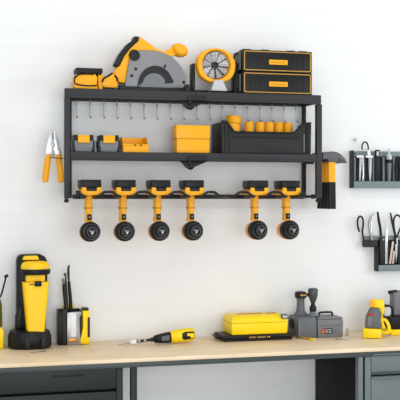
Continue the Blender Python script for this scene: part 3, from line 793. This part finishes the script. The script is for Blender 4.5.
m = MB().prism([on2(u, v, .014) for u, v in ((254, 190), (272, 190), (268, 290), (262, 338), (258, 290))], .005, .001); build('blade', m, STEEL, t)

# ------------------------------------------------------------------ things on the bench
ZW = ZB+.0004
def bench(px, py):                        # front plane of an item whose front foot shows at (px, py)
    g_ = G(px, py); P = Pl(px, g_.y).rest(py, ZW); return P
# far-left tool, cut by the frame
P = bench(0, 349.2)
r = thing('garden_sprayer', 'yellow and olive canister with thin black wand cut by the left picture edge', 'sprayer', (P.x(-4), P.Y+.05, ZW))
build('base', MB().pprism(P, [(-15, 349.2), (-15.5, 332), (-13, 328), (2, 328), (4.2, 332), (3.6, 349.2)], .10, .006), LEMON, r)
build('body', MB().lathe((P.x(-5), P.Y+.05, P.z(327.8)), (0, 0, 1), [(0, .031), (.02, .032), (.09, .030), (.115, .022), (.12, .01)], 24), OLIVE, r)
w = MB().tube([P.p(-3, 300, .03), P.p(1, 296, .01), P.p(4, 286, .01), P.p(6, 278, .01)], .0036, 10, smooth=4)
w.cyl(P.p(4.6, 277.6, .01), P.p(8.4, 275.6, .01), .0058, bev=.001)
build('wand', w, BLACK, r)

# tall upright cleaner
P = bench(30, 350)
def wv(u, v): return (u/3.81, 250+v/3.81)
P.ox = 1.5; Yf = P.Y; cx = P.x(30.2)
r = thing('upright_vacuum', 'tall yellow and black upright vacuum on a round black base at bench left', 'vacuum', (cx, Yf+.08, ZW))
m = MB()
def blob(cx, cy, rx, ry, z, n=32, e=.75):
    return [(cx+rx*math.copysign(abs(math.cos(a))**e, math.cos(a)), cy+ry*math.copysign(abs(math.sin(a))**e, math.sin(a)), z) for a in [2*PI*j/n for j in range(n)]]
hw = (P.x(52.5)-P.x(8.7))/2
zb0, zb1_ = ZW, P.z(331.5)
m.loft([blob(cx, Yf+.08, hw*.92, .074, zb0), blob(cx, Yf+.08, hw, .08, zb0+.008), blob(cx, Yf+.08, hw, .08, zb0+.045), blob(cx, Yf+.08, hw*.9, .074, zb0+.066), blob(cx, Yf+.082, hw*.72, .06, zb1_)])
build('base', m, BLACK, r)
for u in (26, 42): build('base_lug', MB().box((P.x(u)-.010, Yf-.004, ZW+.004), (P.x(u)+.010, Yf+.02, ZW+.046), .004), DARK, r)
zt0 = zb1_+.0004
pts = [(17.2, 331.2), (17.2, 262), (18.6, 257.5), (22, 255.8), (41, 255.6), (46, 258), (48, 262.5), (48.6, 275), (46.5, 331.2)]
m = MB().pprism(P, pts, .06, .006, dy=.075)
m.pprism(P, [(15.6, 331.2), (15.8, 318), (18.5, 310), (22, 306), (22, 331.2)], .04, .004, dy=.066)
build('rear_column', m, BLACK, r)
m = MB().pprism(P, [(22.2, 261), (24, 257), (37.5, 256.6), (39.6, 261)], .02, .004, dy=.054); build('carry_handle', m, GOLD, r)
# head dome
zc0 = P.z(270); rx, rz = (P.x(50)-P.x(21))/2, P.z(262)-P.z(270); cxh = P.x(35.5)
lp = []
for f_, dz_ in ((1, 0), (1, .3), (.96, .6), (.86, .82), (.68, .95), (.4, 1.0)):
    lp.append(blob(cxh, Yf+.065, rx*f_, .05*f_, zc0+rz*dz_, e=.8))
build('head', MB().loft(lp), GOLD, r)
m = MB().loft([blob(cxh, Yf+.065, rx*1.0, .051, P.z(275.4), e=.8), blob(cxh, Yf+.065, rx*1.06, .054, P.z(273.4), e=.8), blob(cxh, Yf+.065, rx*1.06, .054, P.z(270.6), e=.8), blob(cxh, Yf+.065, rx*1.0, .051, P.z(270)-.0003, e=.8)])
build('head_band', m, BLACK, r)
m = MB()
for u in (27.6, 45.2): m.cyl((P.x(u), Yf+.022, P.z(268.6)), (P.x(u), Yf+.012, P.z(268.6)), .003)
build('head_button', m, LGREY, r)
build('neck', MB().pprism(P, [(25.4, 282.8), (25.6, 275.6), (44.6, 275.6), (44.4, 282.8)], .06, .005, dy=.028), GOLD, r)
# tapered front panel
nz = 9; lp = []
for i in range(nz):
    t = i/(nz-1); py = 333.4+(283-333.4)*t; xa = P.x(26.2+(21.8-26.2)*t); xb = P.x(44+(48.6-44)*t); h = (xb-xa)/2; c_ = (xa+xb)/2
    lp.append(blob(c_, Yf+.048, h, .032, P.z(py), e=.35))
build('front_panel', MB().loft(lp), GOLD, r)
lt = MB().pbox(P, 33.6, 281.6, 40.4, 286.9, .012, .0025, dy=.006); lt.pbox(P, 28, 284.6, 33.4, 285.4, .004, .0008, dy=.0142); build('latch', lt, BLACK, r)

# tool caddy with two slim tools
P = bench(72, 345.2)
def cv(u, v): return (50+u/4.44, 260+v/4.44)
r = thing('tool_caddy', 'small black and yellow caddy with a silver front panel on the bench', 'caddy', (P.x(72), P.Y+.045, ZW))
m = MB(); xa, xb = P.x(58.6), P.x(81.6); y0, y1 = P.Y+.008, P.Y+.064; zt_ = P.z(310.2); w_ = .004
m.box((xa, y0, ZW), (xa+w_, y1, zt_), .001); m.box((xb-w_, y0, ZW), (xb, y1, zt_), .001); m.box((xa+w_, y1-w_, ZW), (xb-w_, y1, zt_), .001)
m.box((xa+w_, y0, ZW), (xb-w_, y0+w_, P.z(312)), .001); m.box((xa+w_, y0+w_, ZW), (xb-w_, y1-w_, ZW+.004))
build('shell', m, BLACK, r)
m = MB(); o = [(67.2, 345.1), (67.2, 312.6), (81.4, 312), (81.4, 315), (79.6, 318), (80.2, 340), (81, 345.1)]
m.pprism(P, o, .0075, .001)
build('front_panel', m, STEEL, r)
m = MB().pbox(P, 70.4, 315.2, 76, 337, .003, .001, dy=-.0025); build('front_insert', m, WHITEP, r)
m = MB().pbox(P, 68.6, 338.4, 77.6, 342.6, .003, .001, dy=-.0025); build('lower_window', m, BRASS, r)
m = MB().pbox(P, 62.8, 309.2, 66.6, 344.4, .006, .001, dy=.0015); build('corner_strip', m, DARK, r)
yp = [(79.8, 344.8), (78.8, 341), (80.8, 334), (81.9, 327), (81.8, 318), (81.4, 311.2), (88.2, 311.2), (88.8, 316), (87.4, 322), (87.8, 332), (88.8, 338), (88.4, 344.8)]
P_ = P
m = MB().prism([P.p(u+1.2, v, .002) for u, v in yp], .055, .004); build('side_grip', m, LEMON, r)
m = MB().pbox(P, 81.8+1.2, 308.8, 87.8+1.2, 311, .045, .002, dy=.004); m.pbox(P, 86.6+1.2, 318, 88.8+1.2, 338, .035, .002, dy=-.001) ; build('grip_cap', m, DARK, r)
m = MB().pbox(P, 64, 306.2, 76.4, 309.8, .006, .002, dy=.052); build('inner_divider', m, LEMON, r)
# tools
zin = ZW+.0045
def yv(u, v, dy): return P.p(*cv(u, v), dy)
t = thing('marker_pen', 'tall black pen tool standing highest in the small caddy', 'hand tool', yv(98, 330, .036))
m = MB().tube([yv(99, 345, .036), yv(97, 200, .034), yv(91, 130, .032), yv(88, 98, .03)], [.006, .0075, .007, .006], 12, smooth=3); build('body', m, BLACK, t)
m = MB().tube([yv(88, 97, .03), yv(86, 60, .029), yv(86, 40, .028), yv(90, 24, .028)], [.004, .0055, .005, .003], 10, smooth=3); build('tip', m, DARK, t)
t = thing('screwdriver', 'shorter black tool with grey tip leaning left in the small caddy', 'screwdriver', yv(74, 330, .03))
m = MB().tube([yv(84, 345, .03), yv(76, 210, .03), yv(68, 130, .028), yv(66, 108, .028)], [.006, .0088, .0085, .0065], 12, smooth=3); build('handle', m, DARK, t)
m = MB().tube([yv(66, 107, .028), yv(62, 92, .028), yv(60, 84, .028)], [.0055, .005, .004], 10, smooth=3); build('tip', m, GREY, t)
t = MB().tube([yv(90, 345, .047), yv(84, 200, .047), yv(78, 110, .047), yv(76, 64, .047), yv(70, 72, .047)], [.003, .004, .004, .003, .003], 10, smooth=3)
solo('hex_key', t, BLACK, 'thin black bent hex key between the two tools in the caddy', 'hex key', yv(90, 345, .047))

# loose bit on the bench near the vacuum
a, b = G(30.5, 352.4, ZB+.003), G(46.5, 350.8, ZB+.003)
m = MB().tube([a, a.lerp(b, .55)], [.0018, .002], 8); m.tube([a.lerp(b, .56), b], .0027, 6)
solo('driver_bit', m, STEEL, 'loose grey driver bit lying on the bench before the vacuum', 'bit', a.lerp(b, .5))

# power screwdriver lying on the bench
rb = .0275
e0 = G(190, 342.8); e0.z = ZB+.0348; tip = G(117, 344.4, ZB+.0045)
A = (tip-e0); L = A.length; A.normalize()
S = Vector((0, 0, 1)); S = (S-A*S.dot(A)).normalized(); Rr = A.cross(S)
r = thing('power_screwdriver', 'yellow and black power screwdriver lying on the bench with long bit pointing left', 'screwdriver', (e0.x, e0.y, ZB))
e0 = e0 - A*.005
def fr(t): return e0 + A*t
def bl(t, q, n=24, e=.8, s_=1): return [fr(t) + (Rr*math.copysign(abs(math.cos(a_))**e, math.cos(a_))*s_ + S*math.copysign(abs(math.sin(a_))**e, math.sin(a_)))*q for a_ in [2*PI*j/n for j in range(n)]]
k = .0043
m = MB().loft([bl(-.014, .012), bl(-.010, .022), bl(0, .0265), bl(.03, .0275), bl(.055, .0268), bl(.085, .0238), bl(.088, .0222)]); build('body', m, LEMON, r)
m = MB().loft([bl(.0885, .0215), bl(.091, .0222), bl(.105, .0216), bl(.125, .0195), bl(.143, .0172), bl(.155, .0145), bl(.158, .011)]); build('gear_head', m, BLACK, r)
sd = MB()
sd.prism([fr(t)-Vector((0, .0228, 0))+S*z_ for t, z_ in ((.096, .012), (.128, .010), (.131, -.005), (.127, -.009), (.096, -.011))], .008, .002); build('head_panel', sd, MGREY, r)
sd = MB(); sd.prism([fr(t)-Vector((0, .0287, 0))+S*z_ for t, z_ in ((-.008, .014), (.03, .017), (.044, .012), (.046, -.008), (.036, -.016), (-.006, -.014))], .010, .003); gp = build('grip_panel', sd, BLACK, r)
sd = MB(); sd.prism([fr(t)-Vector((0, .0302, 0))+S*z_ for t, z_ in ((-.004, .008), (.024, .010), (.024, -.002), (.012, -.002), (.010, -.011), (-.004, -.010))], .004, .001); build('grip_inlay', sd, LEMON, gp)
m = MB().loft([bl(.1585, .0085), bl(.17, .0085), bl(.171, .0062), bl(L-.075, .0055)]); build('shaft', m, DARK, r)
sh_ = MB().loft([bl(.19, .0072), bl(.2, .0072)]); sh_.loft([bl(.215, .0074), bl(.225, .0074)]); build('shaft_ring', sh_, STEEL, r)
m = MB().loft([bl(L-.0745, .008), bl(L-.072, .0105), bl(L-.052, .0105), bl(L-.048, .007)]); build('collar', m, WHITEP, r)
m = MB().loft([bl(L-.0475, .0034), bl(L-.01, .0030), bl(L, .0015)]); build('bit', m, STEEL, r)

# flat black case with the yellow case on it
P = bench(258, 341.0)
cd = .142
zt_ = ZW + (P.z(334.8)-P.z(341.0))
r = thing('flat_case', 'flat black tool tray with yellow lettering under the yellow case', 'case', (P.x(258), P.Y+cd/2, ZW))
xa, xb = P.x(223.2), P.x(293.4)
m = MB().box((xa+.004, P.Y+.004, ZW), (xb-.004, P.Y+cd-.004, ZW+.008), .002); m.box((xa, P.Y, ZW+.0082), (xb, P.Y+cd, zt_), .007)
build('tray', m, BLACK, r)
m = MB(); xs = 249.4
for w in (1.3, 1.0, 1.4, 1.1, None, 1.3, 1.5, 1.2, 1.3, 1.1, None, 1.2, 1.4):
    if w is None: xs += 1.2; continue
    m.pbox(P, xs, 336.5, xs+w, 338.0, .001, 0, dy=-.0006); xs += w+.45
build('lettering', m, TRIM, r)
m = MB().tube([(xa+.001, P.Y+.03, ZW+.016), (xa-.012, P.Y+.04, ZW+.017), (xa-.012, P.Y+.10, ZW+.017), (xa+.001, P.Y+.11, ZW+.016)], .006, 10, smooth=3); build('side_handle', m, BLACK, r)
z0 = zt_+.0004
P = Pl(262, P.Y+.004).rest(334.8, z0)
r = thing('tool_case', 'bright yellow hard case with grey latch lying on the flat black tray', 'case', (P.x(262), P.Y+.085, z0))
xa, xb, yd = P.x(231.6), P.x(288.2), .135; zs_ = P.z(323.2); ztp = P.z(316.2)
m = MB().loft([[(xa+.003, P.Y+.003, z0), (xb-.003, P.Y+.003, z0), (xb-.003, P.Y+yd-.003, z0), (xa+.003, P.Y+yd-.003, z0)], [(xa, P.Y, zs_), (xb, P.Y, zs_), (xb, P.Y+yd, zs_), (xa, P.Y+yd, zs_)]], bev=.004)
build('base', m, LEMON, r)
i_ = .007
m = MB().loft([[(xa-.001, P.Y-.001, zs_+.0006), (xb+.001, P.Y-.001, zs_+.0006), (xb+.001, P.Y+yd, zs_+.0006), (xa-.001, P.Y+yd, zs_+.0006)], [(xa+i_*.4, P.Y+i_*.4, zs_+.017), (xb-i_*.4, P.Y+i_*.4, zs_+.017), (xb-i_*.4, P.Y+yd-.003, zs_+.017), (xa+i_*.4, P.Y+yd-.003, zs_+.017)],
               [(xa+i_*2, P.Y+i_*2, ztp), (xb-i_*2, P.Y+i_*2, ztp), (xb-i_*2, P.Y+yd-i_*2, ztp), (xa+i_*2, P.Y+yd-i_*2, ztp)]], bev=.003)
lid = build('lid', m, LEMON, r)
m = MB().box((xa+.05, P.Y+.07, ztp+.0002), (xb-.09, P.Y+.085, ztp+.003), .001); m.box((xb-.07, P.Y+.07, ztp+.0002), (xb-.03, P.Y+.085, ztp+.003), .001); build('lid_recess', m, DYEL, lid)
m = MB().box((xb-.03, P.Y-.005, ztp-.016), (xb-.004, P.Y+.012, ztp+.004), .002); lt = build('latch', m, MGREY, r)
m = MB().box((xb-.026, P.Y-.0062, ztp-.011), (xb-.008, P.Y-.0052, ztp-.002)); build('latch_plate', m, LGREY, lt)

# grey charging block, grey tool box and what stands on the block
def kv(u, v): return (280+u/5.714, 285+v/5.714)
P = bench(310, 338.2)
r = thing('charging_block', 'dark grey square power block left of the grey tool box', 'power block', (P.x(308), P.Y+.06, ZW))
xa, xb = P.x(298.4), P.x(316.8); zt_ = P.z(317.2); yd = .125
m = MB().loft([[(xa, P.Y, ZW), (xb, P.Y, ZW), (xb, P.Y+yd, ZW), (xa, P.Y+yd, ZW)], [(xa, P.Y, zt_-.012), (xb, P.Y, zt_-.012), (xb, P.Y+yd, zt_-.012), (xa, P.Y+yd, zt_-.012)], [(xa+.006, P.Y+.006, zt_), (xb-.004, P.Y+.006, zt_), (xb-.004, P.Y+yd-.006, zt_), (xa+.006, P.Y+yd-.006, zt_)]], bev=.003)
build('body', m, MGREY, r)
m = MB().box((xa+.001, P.Y-.002, ZW+.006), (xa+.007, P.Y+.004, zt_-.016), .001); build('corner_strip', m, GREY, r)
m = MB().lathe((xa+.0005, P.Y+.075, ZW+.055), (-1, 0, 0), [(0, .022), (.004, .022), (.006, .018), (.003, .012)], 20); build('side_socket', m, BLACK, r)
ztb = zt_
P3 = bench(329, 337.6); P3.ox = 1.6
r = thing('tool_box', 'blue grey lidded tool box with a small label beside the charging block', 'toolbox', (P3.x(329), P3.Y+.06, ZW))
m = MB().pprism(P3, [(316.6, 337.4), (316.2, 322), (316.6, 319.6), (341, 319.6), (341.8, 322), (341.2, 337.4)], .11, .003); build('body', m, GREY, r)
m = MB().pprism(P3, [(316, 319.4), (317, 317.4), (340.6, 317.4), (341.8, 319.4)], .112, .002, dy=-.001); build('lid', m, GREY, r)
zl = P3.z(317.4)
m = MB().tube([(P3.x(321.6), P3.Y+.05, zl-.001), (P3.x(321.8), P3.Y+.05, zl+.012), (P3.x(324), P3.Y+.05, zl+.016), (P3.x(333), P3.Y+.05, zl+.016), (P3.x(335), P3.Y+.05, zl+.012), (P3.x(335.2), P3.Y+.05, zl-.001)], .0045, 10, smooth=3); build('handle', m, DARK, r)
m = MB().pbox(P3, 320.2, 328.4, 331, 333.8, .002, .0005, dy=-.0012); lb = build('label', m, BLACK, r)
m = MB().pbox(P3, 320.5, 329, 322.6, 333.6, .001, 0, dy=-.0018); build('label_mark', m, ORANGE, lb)
m = MB()
for i in range(3):
    for j, w in enumerate((1.1, .8, 1.3, 1.0)): m.pbox(P3, 323.6+j*1.7, 329.4+i*1.4, 323.6+j*1.7+w, 330.2+i*1.4, .0008, 0, dy=-.0017)
build('label_lettering', m, LGREY, lb)
m = MB().pbox(P3, 318, 325.2, 340, 326, .0025, .0008, dy=-.0015); m.pbox(P3, 333.6, 327.4, 334.4, 336, .002, .0006, dy=-.001); build('front_seam', m, MGREY, r)
# pedestal on block
pc = Vector(((xa+xb)/2-.004, P.Y+.072, ztb+.0004))
Pm = Pl(301, pc.y); s_ = Pm.k
r = thing('grinder_post', 'short grey flared post with dark cap standing on the charging block', 'tool', pc)
m = MB().lathe(pc, (0, 0, 1), [(0, .029), (.004, .030), (.012, .024), (.02, .0185), (.06, .0165), (.072, .018), (.076, .023)], 26); build('column', m, MGREY, r)
h0 = .0765; m = MB().lathe(pc+Vector((0, 0, h0)), (0, 0, 1), [(0, .024), (.004, .0255), (.018, .0255), (.024, .022), (.027, .012)], 26); build('cap', m, DARK, r)
m = MB().box((pc.x-.010, pc.y-.0275, pc.z+h0+.008), (pc.x+.016, pc.y-.02, pc.z+h0+.015), .001); build('cap_plate', m, BRASS, r)
m = MB().box((pc.x+.024, pc.y-.006, pc.z+h0+.003), (pc.x+.038, pc.y+.006, pc.z+h0+.018), .002); build('side_arm', m, GREY, r)
qc = Vector((pc.x+.045, pc.y-.030, ztb+.0004))
r = thing('drill_chuck', 'dark keyed chuck with narrow waist standing right of the flared post', 'chuck', qc)
m = MB().lathe(qc, (0, 0, 1), [(0, .026), (.006, .025), (.010, .015), (.018, .012)], 22); build('foot', m, GREY, r)
m = MB().lathe(qc+Vector((0, 0, .0182)), (0, 0, 1), [(0, .013), (.003, .0145), (.022, .0145), (.025, .010), (.036, .008), (.038, .010)], 22); build('collar', m, DARK, r)
m = MB().lathe(qc+Vector((0, 0, .0566)), (0, 0, 1), [(0, .009), (.012, .015), (.03, .0205), (.054, .0215), (.060, .019), (.062, .012)], 24); build('head', m, CHUCKM, r)

# yellow-ended folding ruler
a, b = G(293, 336.2, ZB+.004), G(314.6, 339.4, ZB+.004)
d_ = (b-a); 
def bar(a, b, w, h):
    d_ = (b-a).normalized(); n_ = Vector((-d_.y, d_.x, 0))*w/2; z_ = Vector((0, 0, h/2))
    return MB().loft([[a-n_-z_, a+n_-z_, a+n_+z_, a-n_+z_], [b-n_-z_, b+n_-z_, b+n_+z_, b-n_+z_]], bev=.0008)
r = thing('folding_ruler', 'slim yellow and black folding ruler on the bench before the charging block', 'ruler', (a.x, a.y, ZB))
build('blade', bar(a, a.lerp(b, .8), .012, .006), TRIM, r); build('end_cap', bar(a.lerp(b, .805), b, .013, .007), LEMON, r)
# ring bolt and flat key
q = G(347.4, 335.6)
m = MB().tube([(q.x+.0055*math.cos(2*PI*j/20), q.y, ZB+.0175+.013*math.sin(2*PI*j/20)) for j in range(20)], .0017, 8, closed=True)
m.cyl((q.x, q.y, ZB+.0003), (q.x, q.y, ZB+.004), .006, .003, 12)
solo('ring_bolt', m, STEEL, 'tiny steel ring bolt standing upright right of the grey tool box', 'bolt', q)
a, b = G(337.5, 339.2, ZB+.0022), G(350, 339.4, ZB+.0022)
m = bar(a, b, .009, .0035); m.lathe((a.x, a.y, ZB+.0004), (0, 0, 1), [(0, .009), (.0036, .009)], 16)
solo('flat_key', m, STEEL, 'small flat steel key lying on the bench right of the tool box', 'key', a.lerp(b, .5))

# yellow and grey standing sander
P = bench(371, 338.9)
SX = 0
def xv(u, v): return (355+(110+(u-110)*.9)/6.667, 285+v/6.667)
r = thing('hand_sander', 'yellow and grey upright hand sander with a red label at bench right', 'sander', (P.x(371), P.Y+.04, ZW))
m = MB().pprism(P, [xv(46, 357), xv(44, 300), xv(52, 293), xv(165, 296), xv(172, 304), xv(168, 357)], .06, .007); build('base', m, LEMON, r)
m = MB().pprism(P, [xv(*q) for q in ((60, 293), (66, 215), (78, 190), (94, 156), (152, 153), (166, 190), (160, 235), (172, 294))], .042, .008, dy=.008); build('body', m, MGREY, r)
m = MB().pprism(P, [xv(*q) for q in ((94, 153), (96, 108), (106, 101), (178, 101), (189, 112), (192, 160), (182, 205), (184, 250), (200, 293), (178, 293), (166, 235), (172, 190), (158, 155))], .040, .006, dy=.009)
build('top_shell', m, LEMON, r)
m = MB().pbox(P, *xv(95, 106), *xv(128, 150), .004, .0015, dy=.0066); build('top_button', m, AMBER, r)
m = MB().tube([P.p(*xv(*q), .04) for q in ((186, 235), (206, 248), (222, 280), (224, 318), (200, 326), (176, 322))], [.006, .007, .0075, .008, .008, .007], 12, smooth=4); build('rear_handle', m, LEMON, r)
m = MB().pbox(P, *xv(78, 192), *xv(121, 207), .003, .001, dy=.0062); lb = build('label', m, RED, r)
m = MB()
for i, w in enumerate((6, 5, 7, 5, 6)): m.pbox(P, *xv(81+i*8, 196), *xv(81+i*8+w-1.5, 203), .0008, 0, dy=.0057)
build('label_lettering', m, BLACK, lb)
m = MB().pprism(P, [xv(*q) for q in ((80, 215), (106, 213), (102, 278), (76, 280))], .003, .0008, dy=.0064); build('front_strip', m, GREY, r)

r.rotation_euler = (0, 0, math.radians(-22)); r.location.x += .021
# machine at the right edge
P = bench(400, 335.2)
r = thing('bench_machine', 'black machine with yellow base strip, clear jar and grey post at right edge', 'machine', (P.x(402), P.Y+.07, ZW))
build('base', MB().pbox(P, 391, 329.6, 424, 335.2, .12, .003), LEMON, r)
build('body', MB().pprism(P, [(393, 329.4), (392, 319), (393, 316.8), (424, 316.8), (424, 329.4)], .11, .003, dy=.003), BLACK, r)
m = MB().lathe((P.x(391.3), P.Y+.05, P.z(316.6)), (0, 0, 1), [(0, .018), (.004, .0205), (.03, .0205), (.038, .016)], 24); build('clear_jar', m, CLEAR, r)
m = MB().tube([P.p(386.4, 316.4, .03), P.p(384.6, 310, .03), P.p(386, 306, .03), P.p(389, 305.6, .05)], .005, 10, smooth=4)
m.tube([P.p(393.5, 306.8, .05), P.p(396.4, 309, .04), P.p(397.4, 316.4, .04)], .005, 10, smooth=4)
m.lathe((P.x(391.3), P.Y+.05, P.z(307.4)), (0, 0, 1), [(0, .017), (.003, .018), (.008, .012)], 24)
build('jar_clamp', m, DARK, r)
m = MB().pprism(P, [(398, 316.6), (398.6, 300), (398, 294), (408, 292), (414, 298), (416, 316.6)], .05, .005, dy=.04); build('motor_post', m, GREY, r)
m = MB().cyl(P.p(394.6, 293.6, .06), P.p(403, 292.6, .06), .0075, bev=.0015); build('lever', m, DARK, r)

# ------------------------------------------------------------------ light
W = bpy.data.worlds.new('World'); bpy.context.scene.world = W; W.use_nodes = True
bg = W.node_tree.nodes['Background']; bg.inputs[0].default_value = (.955, .98, 1, 1); bg.inputs[1].default_value = .72
def area(name, loc, target, sx, sy, power, col):
    l = bpy.data.lights.new(name, 'AREA'); l.shape = 'RECTANGLE'; l.size = sx; l.size_y = sy; l.energy = power; l.color = col
    o = bpy.data.objects.new(name, l); C.objects.link(o); o.location = loc
    o.rotation_euler = (Vector(target)-Vector(loc)).to_track_quat('-Z', 'Y').to_euler(); return o
area('ceiling_light', (.8, -1.9, 3.3), (1.0, -.1, 1.2), 2.2, 1.0, 15, (1, .94, .85))
area('window_light', (3.9, -2.3, 1.8), (1.2, -.1, 1.2), 1.6, 1.6, 26, (.97, .985, 1))

area('front_fill_light', (.6, -6.2, 1.25), (1.0, 0, 1.2), 3.4, 2.2, 98, (.92, .965, 1))  # unseen soft fill behind the camera, added to brighten the lower wall

cam = bpy.data.cameras.new('Camera'); co = bpy.data.objects.new('Camera', cam); C.objects.link(co)
co.location = EYE; co.rotation_euler = (PI/2, 0, -TH); cam.sensor_width = 36; cam.lens = F/400*36
cam.shift_y = -(200-HOR)/400
sc = bpy.context.scene; sc.camera = co
sc.view_settings.view_transform = 'Standard'; sc.view_settings.look = 'None'; sc.view_settings.gamma = 1; sc.view_settings.exposure = 0
sc.view_settings.use_curve_mapping = False
